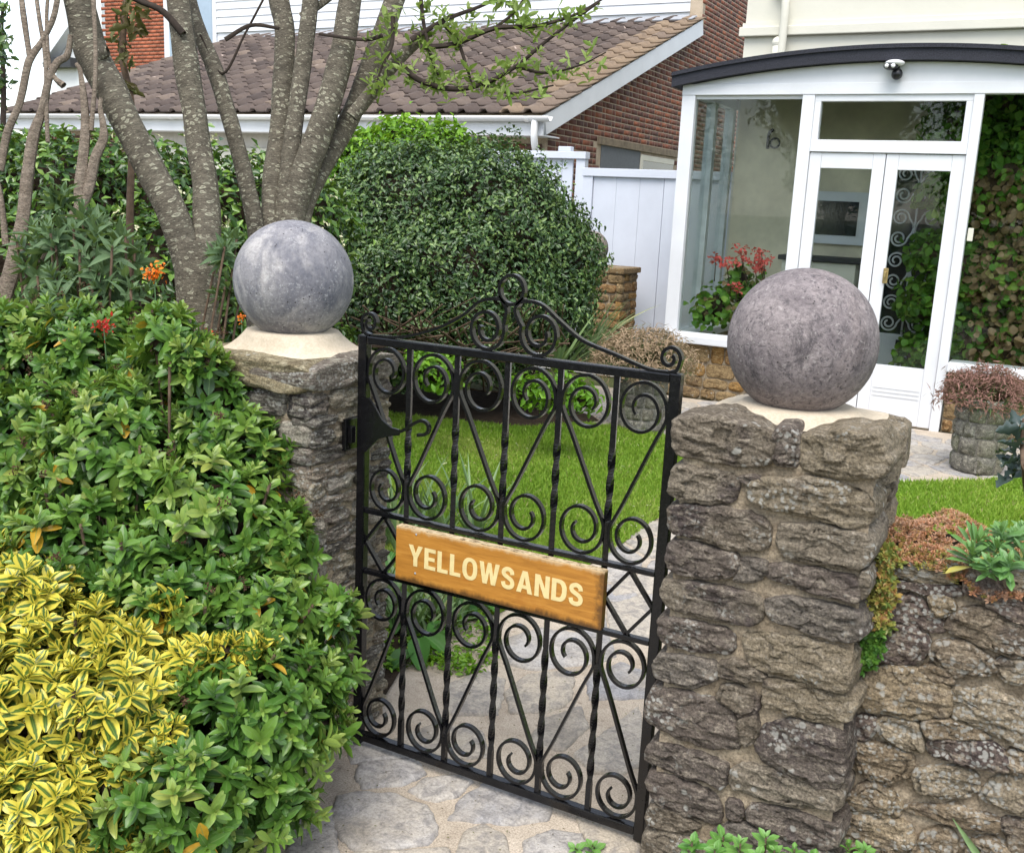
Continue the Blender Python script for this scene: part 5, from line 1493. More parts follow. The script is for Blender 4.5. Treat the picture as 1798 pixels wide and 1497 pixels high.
hb = [PB(20, 650, 2.95, .20), PB(160, 640, 2.90, .18), PB(300, 665, 2.80, .15), PB(60, 800, 2.72, .20), PB(220, 810, 2.66, .22),
      PB(375, 700, 2.62, .10), PB(340, 640, 2.58, .075), PB(300, 600, 2.62, .09), PB(370, 640, 2.56, .04), PB(390, 770, 2.64, .14), PB(465, 790, 2.62, .09), PB(380, 920, 2.55, .19), PB(480, 960, 2.52, .11), PB(130, 1000, 2.5, .2),
      PB(300, 1060, 2.45, .2), PB(465, 1090, 2.45, .16), PB(585, 1085, 2.45, .07), PB(555, 1180, 2.42, .10), PB(440, 1260, 2.32, .2),
      PB(555, 1290, 2.36, .08), PB(330, 1400, 2.2, .2), PB(470, 1400, 2.26, .11), PB(130, 1320, 2.35, .2), PB(-120, 700, 2.9, .25), PB(-120, 1000, 2.7, .3)]
hb += [(b_[0] - .02, b_[1] + .04, .15, .17, .17, .16) for b_ in hb if b_[2] < .75 and proj(np.array([[b_[0], b_[1] + .04, .15]]))[0][0] < 430]
hebe = thing('green_shrub', 'large green leafy shrub with brown seed heads covering the left pillar', 'shrub', (-1.9, 1.65, .01))
P, N = blob_points(hb, .060, .05, -.5, .07)
M1, T1 = sprigs(P, N, .049, 7, .35, (18, 88), .15, tint=(.25, .92), special=.09)
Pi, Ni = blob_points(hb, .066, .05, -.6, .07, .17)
M2, T2 = sprigs(Pi, Ni, .048, 5, .3, (25, 85), .2, tint=(.0, .3), fresh=.4)  # under-layer tinted darker: shade inside the shrub put into the colour
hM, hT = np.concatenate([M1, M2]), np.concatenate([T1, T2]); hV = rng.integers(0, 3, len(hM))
yb = [PB(65, 1080, 2.30, .115), PB(190, 1120, 2.26, .095), PB(50, 1240, 2.18, .14), PB(195, 1240, 2.18, .125), PB(320, 1165, 2.26, .060), PB(400, 1146, 2.27, .045), PB(455, 1138, 2.28, .025), PB(290, 1075, 2.3, .05),
      PB(80, 1410, 2.10, .13), PB(205, 1380, 2.12, .075), PB(5, 1000, 2.4, .08), PB(-110, 1250, 2.2, .2), PB(290, 1290, 2.14, .04)]
yb += [(b_[0] - .02, b_[1] + .06, .14, .14, .14, .15) for b_ in yb if b_[2] < .7 and b_[3] > .06]
vari = thing('variegated_shrub', 'yellow-edged variegated shrub in front of the green one', 'shrub', (-1.75, 1.35, .01))
P2, N2 = blob_points(yb, .056, .05, -.5, .05)
yM, yT = sprigs(P2, N2, .050, 6, .45, (26, 84), .15, tint=(.35, .85), fresh=.8)
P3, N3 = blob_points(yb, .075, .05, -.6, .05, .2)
y2, t2_ = sprigs(P3, N3, .046, 5, .3, (25, 85), .2, tint=(.0, .3), fresh=.3)  # inner leaves carry the shrub's inner shade as a darker tint
yM, yT = np.concatenate([yM, y2]), np.concatenate([yT, t2_]); yV = rng.integers(0, 3, len(yM))
sc_all = seen_pixels([(LEAF, hM, hV), (LEAFY, yM, yV)], 1200)
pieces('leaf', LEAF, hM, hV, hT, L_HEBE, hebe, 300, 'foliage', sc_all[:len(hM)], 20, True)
pieces('leaf', LEAFY, yM, yV, yT, L_VARI, vari, 300, 'foliage', sc_all[len(hM):], 8, True)
blob_core('dark_core', hb, SOIL, hebe, .54); blob_core('dark_core', yb, SOIL, vari, .52)
stems('twigs', P, (-1.95, 1.75), TWIG2, hebe, .004, 80); stems('twigs', P2, (-1.75, 1.4), TWIG2, vari, .004, 30)
# brown seed heads on the green shrub
PETAL = [leaf_proto(.7, 2, .3, .1, 'round')]
pick = rng.choice(len(P), 130, replace=False)
up_ = np.where(N[pick][:, 2] > -.1)[0]; sp = P[pick[up_]] + N[pick[up_]] * .030 + [0, 0, .006]
sM, sT = loose_leaves(np.repeat(sp, 3, 0) + rng.normal(0, .007, (len(sp) * 3, 3)), np.repeat(N[pick[up_]], 3, 0), .007, per=9, spread=1.6)
merged('seed_heads', PETAL, sM, np.zeros(len(sM), int), sT, L_SEED, hebe)

# ------------------------------------------------------------------ grey-green shrub, hedge, round bush, lime shrub
sage = thing('grey_green_shrub', 'soft grey-green shrub with pointed leaves below the bare stems at far left', 'shrub', tuple(PD(150, 470, 3.05) * [1, 1, 0] + [0, 0, .01]))
sb = [PB(120, 425, 3.1, .085), PB(190, 450, 3.05, .10), PB(70, 470, 3.1, .06), PB(105, 350, 3.15, .035), PB(215, 520, 3.0, .08), PB(60, 420, 3.12, .05), PB(130, 540, 3.05, .12), PB(150, 390, 3.1, .05), PB(405, 440, 3.3, .06), PB(402, 510, 3.3, .05)]
LSAGE = [leaf_proto(.34, 4, .2, .1, 'lance'), leaf_proto(.30, 4, .3, .25, 'lance')]
Ps, Ns = blob_points(sb, .075, .3, -.5, .05)
sM, sT = sprigs(Ps, Ns, .075, 5, .9, (15, 72), .16, tint=(.2, .7), fresh=1.0)
sv = rng.integers(0, 2, len(sM))
pieces('leaf', LSAGE, sM, sv, sT, L_SAGE, sage, 160, 'foliage', None, 8, True)
stems('twigs', Ps, PD(150, 560, 3.05)[:2], TWIG2, sage, .004, 30)

SMALL = [leaf_proto(.55, 2, .25, .12, 'ellipse'), leaf_proto(.5, 2, .4, .2, 'ellipse')]
HOL = [leaf_proto(.6, 4, .35, .15, 'holly'), leaf_proto(.55, 2, .35, .25, 'ellipse')]
def bush(name, label, cat, blobs, spacing, L, per, mat, tint, protos=SMALL, core=.80, base=None, coremat=None, spread=.9, group=None):
    c = np.mean([b[:3] for b in blobs], 0)
    t = thing(name, label, cat, (c[0], c[1], .01), group)
    P, N = blob_points(blobs, spacing, .02, -.75, .06, lumpy=.24)
    M, T = loose_leaves(P, N, L, per=per, tint=tint, spread=spread)
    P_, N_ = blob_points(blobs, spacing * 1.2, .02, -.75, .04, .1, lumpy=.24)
    m2, t2 = loose_leaves(P_, N_, L, per=per, tint=(0, .25), spread=1.1)  # inner leaves get dark tints in place of shade within the bush
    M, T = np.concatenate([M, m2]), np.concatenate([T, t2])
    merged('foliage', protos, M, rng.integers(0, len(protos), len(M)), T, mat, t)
    blob_core('dark_core', blobs, coremat or SOIL, t, core)
    return t, P, N
hg = [PB(-150, 395, 5.6, .55), PB(0, 390, 5.6, .48), PB(140, 395, 5.6, .47), PB(280, 405, 5.7, .44), PB(400, 410, 5.8, .42), PB(490, 420, 5.9, .42), PB(70, 520, 5.4, .5), PB(300, 540, 5.4, .5), PB(-120, 540, 5.4, .5)]
hg += [(b[0], b[1], .35, .5, .45, .5) for b in hg[:9]]
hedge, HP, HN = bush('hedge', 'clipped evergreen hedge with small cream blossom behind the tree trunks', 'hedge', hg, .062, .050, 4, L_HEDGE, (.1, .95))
k = rng.choice(len(HP), 260, replace=False); k = k[(proj(HP[k])[:, 0] > 180) & (HN[k][:, 2] > -.2)]
fM, fT = loose_leaves(HP[k] + HN[k] * .04, HN[k], .024, per=6, spread=1.4)
merged('blossom', PETAL, fM, np.zeros(len(fM), int), fT, L_CREAMF, hedge)
hl = [PB(730, 440, 6.7, .66), PB(860, 430, 6.6, .60), PB(640, 460, 6.5, .46), PB(800, 530, 6.4, .60), PB(935, 470, 6.6, .42), PB(700, 560, 6.3, .5), PB(930, 540, 6.5, .38), PB(590, 520, 6.4, .35)]
hl = [tuple((np.array(b_[:3]) - CC) * 1.15 + CC) + tuple(np.array(b_[3:]) * 1.15) for b_ in hl]
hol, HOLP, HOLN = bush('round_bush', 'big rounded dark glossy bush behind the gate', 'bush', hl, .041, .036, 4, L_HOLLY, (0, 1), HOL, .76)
kx = rng.choice(len(HOLP), 240, replace=False); kx = kx[HOLN[kx][:, 2] > -.1]
sh, st_ = sprigs(HOLP[kx] + HOLN[kx] * .05, HOLN[kx], .034, 4, .8, (15, 60), .5, tint=(.5, 1), fresh=1)
merged('stray_shoots', SMALL, sh, rng.integers(0, 2, len(sh)), st_, L_HOLLY, hol)
VV, FF, b = [], [], 0
for i in range(90):                               # bare twigs under the bush skirt
    s_ = PZ(rng.uniform(560, 1000), rng.uniform(640, 690), 0); s_[2] = 0.01
    e = PD(s_[0] * 0 + rng.uniform(560, 1000), rng.uniform(520, 640), 6.0)
    A = curve([s_, (s_ + e) / 2 + rng.normal(0, .08, 3), e], 4); V, F = sweep(A, circ(rng.uniform(.003, .008), 5))
    FF += [tuple(k + b for k in f) for f in F]; VV += V; b += len(V)
part('twigs', VV, FF, TWIG2, hol, True, kind='stuff')
lb = [PB(700, 270, 7.3, .24), PB(775, 266, 7.4, .20), PB(640, 285, 7.2, .20), PB(600, 305, 7.1, .15), PB(800, 280, 7.4, .16), PB(560, 560, 7.3, .3), PB(730, 330, 7.4, .3)]
lb = [tuple((np.array(b_[:3]) - CC) * 1.10 + CC) + tuple(np.array(b_[3:]) * 1.10) for b_ in lb]
bush('lime_shrub', 'bright lime-green shrub topping the round bush', 'shrub', lb, .06, .06, 4, L_LIME, (0, 1), SMALL, .7)
# low bright greenery at the foot of the bush
lg = [PB(770, 655, 5.9, .10), PB(980, 690, 6.0, .12), PB(1020, 700, 6.0, .09), PB(740, 640, 5.9, .08), PB(920, 685, 6.0, .08)]
bush('ground_cover_plant', 'fresh green leafy plants at the lawn edge under the round bush', 'plant', lg, .05, .05, 3, L_LIME, (0, .5), SMALL, .6)

# ------------------------------------------------------------------ trees
tr1 = thing('tree', 'forked tree with lichen-spotted bark, just left of the smooth grey ball', 'tree', tuple(PD(352, 640, 3.45) * [1, 1, 0]), 'lichen-spotted trees')
D1 = 3.45
WS = .93
limb('trunk', [(352, 1000, 96), (353, 800, 90), (352, 680, 88), (350, 600, 82), (346, 520, 78), (347, 455, 82), (350, 430, 80)], BARK, tr1, D1, 18)
limb('stem', [(338, 500, 50), (322, 430, 60), (300, 370, 58), (265, 300, 56), (222, 215, 56), (190, 150, 60), (160, 90, 62), (145, 30, 56), (132, -40, 50), (122, -160, 46)], BARK, tr1, D1, 16, dd=[0, 0, -.02, -.03, -.05, -.06, -.06, -.08, -.1, -.1])
limb('stem', [(354, 500, 50), (362, 420, 54), (360, 330, 48), (347, 235, 45), (333, 145, 47), (320, 60, 46), (311, -20, 44), (300, -160, 40)], BARK, tr1, D1, 16, dd=[0, .02, .04, .05, .05, .05, .05, .05])
limb('cut_stub', [(170, 100, 26), (182, 92, 24), (190, 90, 20)], BARK, tr1, D1 - .1, 10)
limb('branch', [(322, 60, 14), (285, 20, 12), (240, 0, 10), (190, -30, 8)], TWIG, tr1, D1, 7)
tr2 = thing('tree', 'multi-stemmed tree with lichen-spotted bark, right behind the smooth grey ball', 'tree', tuple(PD(490, 640, 3.75) * [1, 1, 0]), 'lichen-spotted trees')
D2 = 3.75
limb('trunk', [(490, 1000, 130), (490, 760, 124), (488, 600, 118), (488, 480, 112), (490, 420, 104)], BARK, tr2, D2, 18)
S2 = [[(455, 450, 34), (446, 380, 33), (428, 300, 31), (402, 205, 30), (376, 120, 30), (352, 62, 27), (336, 10, 24), (310, -100, 20)],
      [(478, 450, 42), (478, 370, 42), (482, 300, 44), (492, 230, 40), (497, 150, 40), (500, 60, 38), (490, 0, 38), (470, -120, 34)],
      [(492, 450, 40), (500, 370, 38), (507, 310, 36), (517, 220, 33), (531, 120, 32), (545, 0, 31), (552, -120, 28)],
      [(505, 450, 48), (516, 370, 50), (534, 305, 50), (562, 230, 50), (590, 135, 45), (608, 50, 44), (618, -30, 42), (630, -140, 38)],
      [(515, 450, 40), (535, 360, 38), (568, 290, 38), (612, 210, 40), (642, 140, 42), (672, 60, 40), (700, -20, 38), (730, -130, 34)]]
for k, s_ in enumerate(S2):
    limb('stem', s_, BARK, tr2, D2, 14, dd=[0] + [(-.1, .03, -.03, -.05, .05)[k] * min(1, i / 3) for i in range(1, len(s_))])
limb('branch', [(618, 205, 26), (640, 178, 26), (690, 115, 25), (745, 62, 19), (758, 57, 17)], BARK, tr2, D2 - .05, 10)
limb('branch', [(528, 30, 16), (560, 10, 14), (600, -20, 12)], BARK, tr2, D2, 8)
TW = [[(738, 84, 10), (800, 77, 9), (868, 50, 9), (940, 46, 7), (1010, 26, 5), (1062, -4, 4)], [(702, 112, 11), (738, 142, 10), (800, 157, 9), (860, 143, 8), (910, 114, 7), (950, 80, 6), (1002, 40, 5), (1052, 4, 4)],
      [(722, 70, 10), (780, 36, 8), (842, 12, 6), (884, -8, 5)], [(775, 38, 8), (803, 72, 7), (820, 120, 6), (828, 146, 4)], [(738, -10, 8), (745, 48, 7), (760, 112, 5), (770, 132, 4)],
      [(850, 150, 6), (900, 164, 5), (972, 150, 3)], [(908, 118, 6), (960, 128, 5), (1020, 114, 3), (1064, 92, 2)], [(690, 30, 9), (688, 80, 7), (670, 120, 5), (660, 150, 3)], [(868, 50, 6), (905, 20, 5), (930, -20, 4)],
      [(672, 62, 8), (640, 70, 6), (560, 60, 5)], [(395, 70, 8), (440, 45, 7), (490, 50, 6)], [(352, 62, 8), (390, 130, 5), (430, 60, 4), (462, 0, 4)]]
tp = []
for s_ in TW:
    o_, A, w_ = limb('twig', s_, TWIG, tr2, D2 - .12, 6, 6, .02); tp.append(A)
tp = np.concatenate(tp); tp = tp[proj(tp)[:, 0] > 640]
kk = rng.choice(len(tp), 210, replace=True)
Pl = tp[kk] + rng.normal(0, .022, (210, 3))
LM, LT = sprigs(Pl, rng.normal(0, .6, (210, 3)) + [0, 0, .5], .036, 3, .4, (15, 65), .3, tint=(.1, .8), fresh=1.0)
pieces('leaf', LEAF, LM, rng.integers(0, 3, len(LM)), LT, L_SPRING, tr2, 100, 'foliage', None, 6)
# thin pale stems at the far left and the dark hanging leaves
bs = thing('bare_shrub', 'bare pale-barked shrub stems rising at the far left', 'shrub', tuple(PD(50, 560, 3.3) * [1, 1, 0]))
D3 = 3.3
for s_ in [[(-10, 760, 36), (0, 560, 34), (22, 470, 34), (38, 400, 28), (48, 320, 26), (58, 245, 24), (74, 192, 17), (86, 140, 15), (101, 110, 15), (118, 97, 14), (124, 62, 10)], [(0, 300, 16), (12, 235, 16), (34, 182, 15), (47, 122, 15), (55, 100, 15), (74, 72, 12), (94, 30, 12), (106, -30, 10)],
           [(53, 108, 13), (44, 50, 12), (38, 0, 12), (34, -70, 10)], [(84, 250, 9), (81, 180, 9), (80, 100, 9), (70, 40, 9), (60, -30, 8)], [(160, 640, 24), (148, 480, 24), (141, 340, 25), (150, 220, 19), (142, 132, 10), (134, 112, 8)],
           [(40, 640, 30), (58, 480, 25), (92, 425, 22), (148, 352, 23), (166, 280, 20), (182, 240, 18), (176, 190, 10), (178, 172, 8)], [(112, 150, 14), (96, 136, 10), (86, 106, 8), (82, 40, 8), (86, -30, 7)], [(10, 430, 14), (0, 340, 12), (-14, 300, 10)], [(160, 230, 10), (168, 120, 9), (165, 20, 9), (162, -60, 8)]]:
    limb('stem', [(a_, b_, c_ * .85) for a_, b_, c_ in s_], BARK2, bs, D3, 9, wob=.14)
mh = thing('spiny_leaved_shrub', 'dark drooping spiny leaf sprays hanging between the forked tree stems', 'shrub', tuple(PD(235, 560, 3.7) * [1, 1, 0]))
limb('stem', [(240, 640, 16), (228, 420, 14), (232, 200, 12), (215, 100, 12), (222, 0, 10), (228, -60, 8)], TWIG2, mh, 3.7, 7)
cs = np.array([PD(*p) for p in ((228, 8, 3.68), (240, 40, 3.66), (215, 30, 3.7), (228, 95, 3.66), (208, 80, 3.7), (246, 20, 3.66), (212, 150, 3.68))])
k_ = np.repeat(np.arange(len(cs)), 8)
dirs = unit(rng.normal(0, 1, (len(k_), 3)) + [0, 0, -1.1])
dM = frame_mats(cs[k_] + rng.normal(0, .015, (len(k_), 3)), dirs, rng.normal(0, 1, (len(k_), 3)) + [0, -1, .5], rng.uniform(.05, .08, len(k_)))
pieces('leaf', [leaf_proto(.36, 6, .3, .2, 'holly')], dM, np.zeros(len(dM), int), rng.uniform(.2, 1, len(dM)), L_BROWN, mh, 80, 'foliage', None, 8)
# dark tree sliver at the left edge, against the sky
far = thing('dark_tree', 'thin dark tree top against the sky at the left picture edge', 'tree', tuple(PD(-8, 240, 9.0) * [1, 1, 0]))
limb('trunk', [(2, 420, 12), (5, 240, 10), (6, 150, 9), (3, 60, 7), (5, 10, 5)], TWIG, far, 9.0, 7)
Pf = np.array([PD(rng.normal(-4, 9), rng.choice([18, 75, 105, 125, 70, 165]) + rng.normal(0, 9), 9.0 + rng.normal(0, .1)) for _ in range(80)])
fM, fT = loose_leaves(Pf, rng.normal(0, 1, Pf.shape), .07, per=4)
merged('crown', SMALL, fM, rng.integers(0, 2, len(fM)), fT, L_HOLLY, far)

# ------------------------------------------------------------------ lawn grass
def grass(name, poly, dens, label):
    x0, y0 = np.min(poly, 0); x1, y1 = np.max(poly, 0)
    n = int((x1 - x0) * (y1 - y0) * dens)
    p = np.stack([rng.uniform(x0, x1, n), rng.uniform(y0, y1, n)], 1)
    p = p[inpoly(p, poly) & ~inpoly(p, bush_bed)]
    pr = proj(np.c_[p, np.zeros(len(p))]); keep = (pr[:, 0] > 560) & (pr[:, 0] < 1830) & (rng.random(len(p)) < np.clip(4.2 / pr[:, 2], .25, 1))
    p, pr = p[keep], pr[keep]; n = len(p)
    d = unit(np.c_[rng.normal(0, .55, (n, 2)), np.ones(n)])
    Lb = rng.uniform(.018, .042, n) * (1 + .35 * np.array([noise.noise(Vector((a * 3, b * 3, 0))) for a, b in p]))
    patch = np.array([noise.noise(Vector((a * 1.6, b * 1.6, 7))) for a, b in p])
    M = frame_mats(np.c_[p, np.full(n, .008)], d, rng.normal(0, 1, (n, 3)), Lb, .0035 * pr[:, 2] ** .5)
    T = np.clip(rng.beta(2, 2, n) * .7 + patch * .45 + .2, 0, .93); T[rng.random(n) < .03] = .99
    o = merged(name, [leaf_proto(1.0, 2, 0, .25, 'blade', 1)], M, np.zeros(n, int), T, L_GRASS, None)
    o['label'] = label; o['category'] = 'grass'
grass('lawn_grass', lawn_l, 26000, 'short bright green lawn grass seen through the gate')
grass('lawn_grass', lawn_r, 20000, 'short bright green lawn grass beyond the low wall on the right')
q = rng
fl = np.array([PZ(px, py, .03) for px, py in zip(rng.uniform(740, 1180, 60), rng.uniform(770, 960, 60))])
fl = fl[inpoly(fl[:, :2], lawn_l)]
dM, dT = loose_leaves(fl, np.tile([0, 0, 1.], (len(fl), 1)), .009, per=4, spread=.3)
o = merged('daisies', PETAL, dM, np.zeros(len(dM), int), np.ones(len(dM)), L_CREAMF, None); o['label'] = 'tiny white daisies dotted over the lawn'; o['category'] = 'flowers'

# ------------------------------------------------------------------ bed by the farther pillar: strap leaves, broad leaves, ground cover
STRAP = [leaf_proto(.055, 8, .3, .30, 'lance'), leaf_proto(.05, 8, .2, .6, 'lance'), leaf_proto(.06, 8, .3, .08, 'lance')]
def strap_clump(name, label, bases, n, L, mat, lean=.45, group=None, t=(0, .8), parts=60):
    c = np.mean(bases, 0)
    th = thing(name, label, 'plant', (c[0], c[1], .01), group)
    MM, TT = [], []
    for b in bases:
        for i in range(n):
            a = rng.uniform(0, 6.28); l = rng.uniform(.55, 1.1) * L
            d = unit(np.array([math.cos(a) * lean * rng.uniform(.1, 1), math.sin(a) * lean * rng.uniform(.1, 1), 1]))
            MM.append(frame_mats(np.array(b) + rng.normal(0, .018, 3) * [1, 1, 0], d, np.array([-math.cos(a), -math.sin(a), .3]), l)[0]); TT.append(rng.uniform(*t) if rng.random() > .06 else .99)
    MM, TT = np.array(MM), np.array(TT)
    pieces('leaf', STRAP, MM, rng.integers(0, 3, len(MM)), TT, mat, th, parts, 'foliage', None, 8)
    return th
strap_clump('iris_clump', 'sword-leaved clump growing on the lawn edge just inside the gate', [PZ(735, 960, .01), PZ(775, 965, .01), PZ(700, 990, .01), PZ(830, 960, .01), PZ(680, 960, .01)], 18, .40, L_STRAP, .4, None, (.2, .85), 90)
strap_clump('iris_clump', 'arching strap-leaved clump beside the path below the name board', [PZ(740, 1120, .01), PZ(700, 1110, .01), PZ(790, 1105, .01), PZ(765, 1090, .01), PZ(690, 1075, .01)], 24, .30, L_STRAP, .9, None, (.1, .85), 100)
DOCK = [leaf_proto(.62, 7, .35, .28, 'ellipse', 4), leaf_proto(.66, 7, .25, .5, 'ellipse', 4)]
for k_ in range(2):
    V_ = DOCK[k_][0]; V_[:, 2] += .035 * np.sin(V_[:, 1] * 17 + np.sign(V_[:, 0]) * 1.2) * np.abs(V_[:, 0]) * 3
dk = thing('broad_leaved_plant', 'broad dark green leaves sprawling onto the path inside the gate', 'plant', tuple(PZ(720, 1150, .01)))
MM = []
for px, py, dx, dy, l, h in ((735, 1150, .55, -.8, .12, .06), (725, 1165, -.4, -1, .11, .04), (745, 1140, 1, -.1, .11, .05), (845, 1065, .8, -.5, .12, .08), (825, 1075, .1, -.9, .11, .07), (800, 1075, -.7, -.5, .11, .08), (690, 1085, -.5, -.6, .11, .12), (700, 1120, .6, .2, .10, .08), (815, 1090, .5, .6, .10, .05), (690, 1030, .2, -.8, .11, .14), (715, 1100, .1, -.9, .12, .10), (760, 1120, .7, -.6, .11, .06)):
    b = PZ(px, py, .01) + [0, 0, h]
    MM.append(frame_mats(b, (dx, dy, -.25), (dx * .3, dy * .3 - .2, 1), l)[0])
pieces('leaf', DOCK, np.array(MM), rng.integers(0, 2, len(MM)), rng.uniform(0, 1, len(MM)), L_DOCK, dk, 20, 'foliage', None, 4, True)
gc = [PZ(rng.uniform(655, 860), rng.uniform(1020, 1180), .02) for _ in range(170)]; gc = np.array([g for g in gc if not (-1.5 < g[0] and g[1] < 2.5)])
gM, gT = loose_leaves(gc, np.tile([0, 0, 1.], (len(gc), 1)), .022, per=12, spread=.9, tint=(0, .7))
o = merged('ground_cover', SMALL, gM, rng.integers(0, 2, len(gM)), gT, L_LIME, None); o['label'] = 'small-leaved green ground cover at the foot of the farther pillar'; o['category'] = 'ground cover'

# ------------------------------------------------------------------ planters
def planter(label, c, r, h, seed, rows=5, seg=9):
    t = thing('stone_planter', label, 'planter', (c[0], c[1], .01), 'stone-block planters')
    qq = random.Random(seed)
    def rad(z): return r * (1 - .10 * (1 - z / h) + .015 * math.sin(z * 9))
    n = 32; V, F = [], []
    prof = [(rad(0) * .95, .005), (rad(h) * .95, h * .99), (rad(h) * .86, h * .99), (rad(h) * .82, h * .86), (0.001, h * .86)]
    for rr, z in prof:
        for i in range(n): V.append((c[0] + rr * math.cos(2 * math.pi * i / n), c[1] + rr * math.sin(2 * math.pi * i / n), z + .012))
    for j in range(len(prof) - 1):
        for i in range(n): F.append((j * n + i, j * n + (i + 1) % n, (j + 1) * n + (i + 1) % n, (j + 1) * n + i))
    part('tub', V, F, STONE_P, t, True)
    z = .0
    hs = [qq.uniform(.7, 1.3) for _ in range(rows)]; s = sum(hs); hs = [x * h / s for x in hs]
    for k in range(rows):
        ws = [qq.uniform(.6, 1.4) for _ in range(seg)]; s = sum(ws); a = qq.uniform(0, 6.28)
        for w in ws:
            a1 = a + 2 * math.pi * w / s
            V, F = [], []; nu, nv = 8, 6
            for j in range(nv + 1):
                for i in range(nu + 1):
                    u, v = i / nu, j / nv
                    e = min(u, 1 - u, .25) * 4; f = min(v, 1 - v, .25) * 4
                    bl = (min(1, e) * min(1, f)) ** .45
                    th = a + (a1 - a) * (.03 + .94 * u); zz = z + hs[k] * (.04 + .92 * v)
                    rr = rad(zz) * (.94 + .095 * bl) + .006 * noise.noise(Vector((th * 6, zz * 30, seed)))
                    V.append((c[0] + rr * math.cos(th), c[1] + rr * math.sin(th), zz + .012))
            for j in range(nv):
                for i in range(nu): b = j * (nu + 1) + i; F.append((b, b + 1, b + nu + 2, b + nu + 1))
            part('block', V, F, STONE_P, t, True); a = a1
        z += hs[k]
    return t
p1, p2 = PZ(1107, 762, 0), PZ(1708, 838, 0)
planter('grey block-faced stone planter holding straw-coloured plant, at the lawn corner', p1 + [0, .17, 0], .170, .43, 5)
planter('mossy block-faced stone planter by the porch door on the right', p2 + [0, .17, 0], .165, .46, 6)
SPIKE = [leaf_proto(.05, 3, .2, .15, 'lance'), leaf_proto(.06, 3, .3, .3, 'lance')]
def dome_plant(name, label, c, r, n, mat, green, hgt):
    t = thing(name, label, 'plant', (c[0], c[1], c[2]))
    d = unit(rng.normal(0, 1, (n, 3)) * [1, 1, .75] + [0, 0, .75]); d[:, 2] = np.abs(d[:, 2])
    L = r * rng.uniform(.8, 1.08, n)
    base = np.array(c) + d * [.25, .25, .1] * r
    ng = int(n * .30)
    merged('leaves', SPIKE, frame_mats(base[:ng], d[:ng] * [1, 1, .5], rng.normal(0, 1, (ng, 3)), L[:ng] * .72, r * .6), rng.integers(0, 2, ng), rng.uniform(0, .85, ng), green, t)
    tip = base[ng:] + d[ng:] * (L[ng:] * .72)[:, None] * [1, 1, hgt]
    VV = frame_mats(base[ng:], tip - base[ng:], rng.normal(0, 1, (n - ng, 3)), np.linalg.norm(tip - base[ng:], axis=1), .10)
    merged('stalks', SPIKE, VV, rng.integers(0, 2, n - ng), rng.uniform(0, .5, n - ng), mat, t)
    hM, hT = loose_leaves(tip, d[ng:], .05, per=4, spread=1.2, tint=(.4, 1))
    hM[:, :3, 0] *= 2.0
    merged('flower_heads', SPIKE, hM, rng.integers(0, 2, len(hM)), hT, mat, t)
    hM, hT = loose_leaves(tip, d[ng:], .014, per=6, spread=1.2, tint=(.4, 1))
    merged('seed_heads', PETAL, hM, np.zeros(len(hM), int), hT, mat, t)
    return t
dome_plant('planter_plant', 'straw-coloured dome of dry stalks in the grey planter', p1 + [0, .17, .40], .37, 1100, L_DRY, L_STRAP, .95)
dome_plant('planter_plant', 'rusty pink flower sprays in the mossy planter by the door', p2 + [0, .17, .42], .28, 650, L_RUST, L_STRAP, 1.0)
# ball-topped pillar in the back corner
BY = 8.5
bx1_ = PY(1090, 530, BY)[0]; bt = PY(1070, 470, BY)[2]
pb_ = thing('gate_pillar', 'small golden stone pillar with worn ball in the back corner beside the round bush', 'pillar', (bx1_ - .21, BY + .2, 0), 'stone gate pillars')
rough_box((bx1_ - .40, BY + .02, 0), (bx1_ - .02, BY + .40, bt), MORTAR, 'mortar', pb_, .08)
for pl in rubble_rows(.42, bt - .05, (.06, .10), (.09, .2), .014, 51):
    stone(pl, (bx1_ - .42, BY + .02, 0), (1, 0, 0), (0, 0, 1), (0, -1, 0), STONE_Y, pb_, depth=.03, bulge=.014, n=22)
for pl in rubble_rows(.40, bt - .05, (.06, .10), (.09, .2), .014, 52):
    stone(pl, (bx1_ - .02, BY, 0), (0, 1, 0), (0, 0, 1), (1, 0, 0), STONE_Y, pb_, depth=.03, bulge=.014, n=20)
MB().box((bx1_ - .43, BY - .005, bt - .05), (bx1_ + .01, BY + .42, bt)).build('cap_slab', STONE_Y, pb_, .01)
bc = PY(1038, 433, BY + .2)
ball('stone_ball', (bc[0], BY + .2, bt + .15), .158, BALL_B, 'worn lichened ball on the back corner pillar', 'stone balls on gate pillars')
strap_clump('grass_clump', 'pale arching striped grass against the back corner pillar', [PZ(1000, 650, .3), PZ(1030, 640, .3), PZ(980, 665, .3)], 26, .62, L_STRAP, .8, None, (.5, .95), 50)

# ------------------------------------------------------------------ inside the porch: geranium and climber
ROUND = [leaf_proto(.95, 3, .15, .15, 'round', 2), leaf_proto(.9, 3, .3, .3, 'round', 2)]
ge = thing('geranium', 'coral red flowering geranium inside the left porch window', 'potted plant', (PY(1280, 560, 8.15)[0], 8.15, .50))
gb_ = [PB(1250, 540, 8.25, .16), PB(1310, 530, 8.25, .18), PB(1350, 540, 8.3, .15), PB(1295, 490, 8.25, .10), PB(1225, 560, 8.2, .10)]
gb_ = [(b[0], 8.18 + .1 * (i % 2), b[2], b[3], .1, b[5]) for i, b in enumerate(gb_)]
gP, gN = blob_points(gb_, .05, .45, -.8, .1)
gM, gT = loose_leaves(gP, gN, .055, per=2, spread=1.0)
merged('foliage', ROUND, gM, rng.integers(0, 2, len(gM)), gT, L_IVY, ge)
blob_core('dark_core', gb_, SOIL, ge, .55)
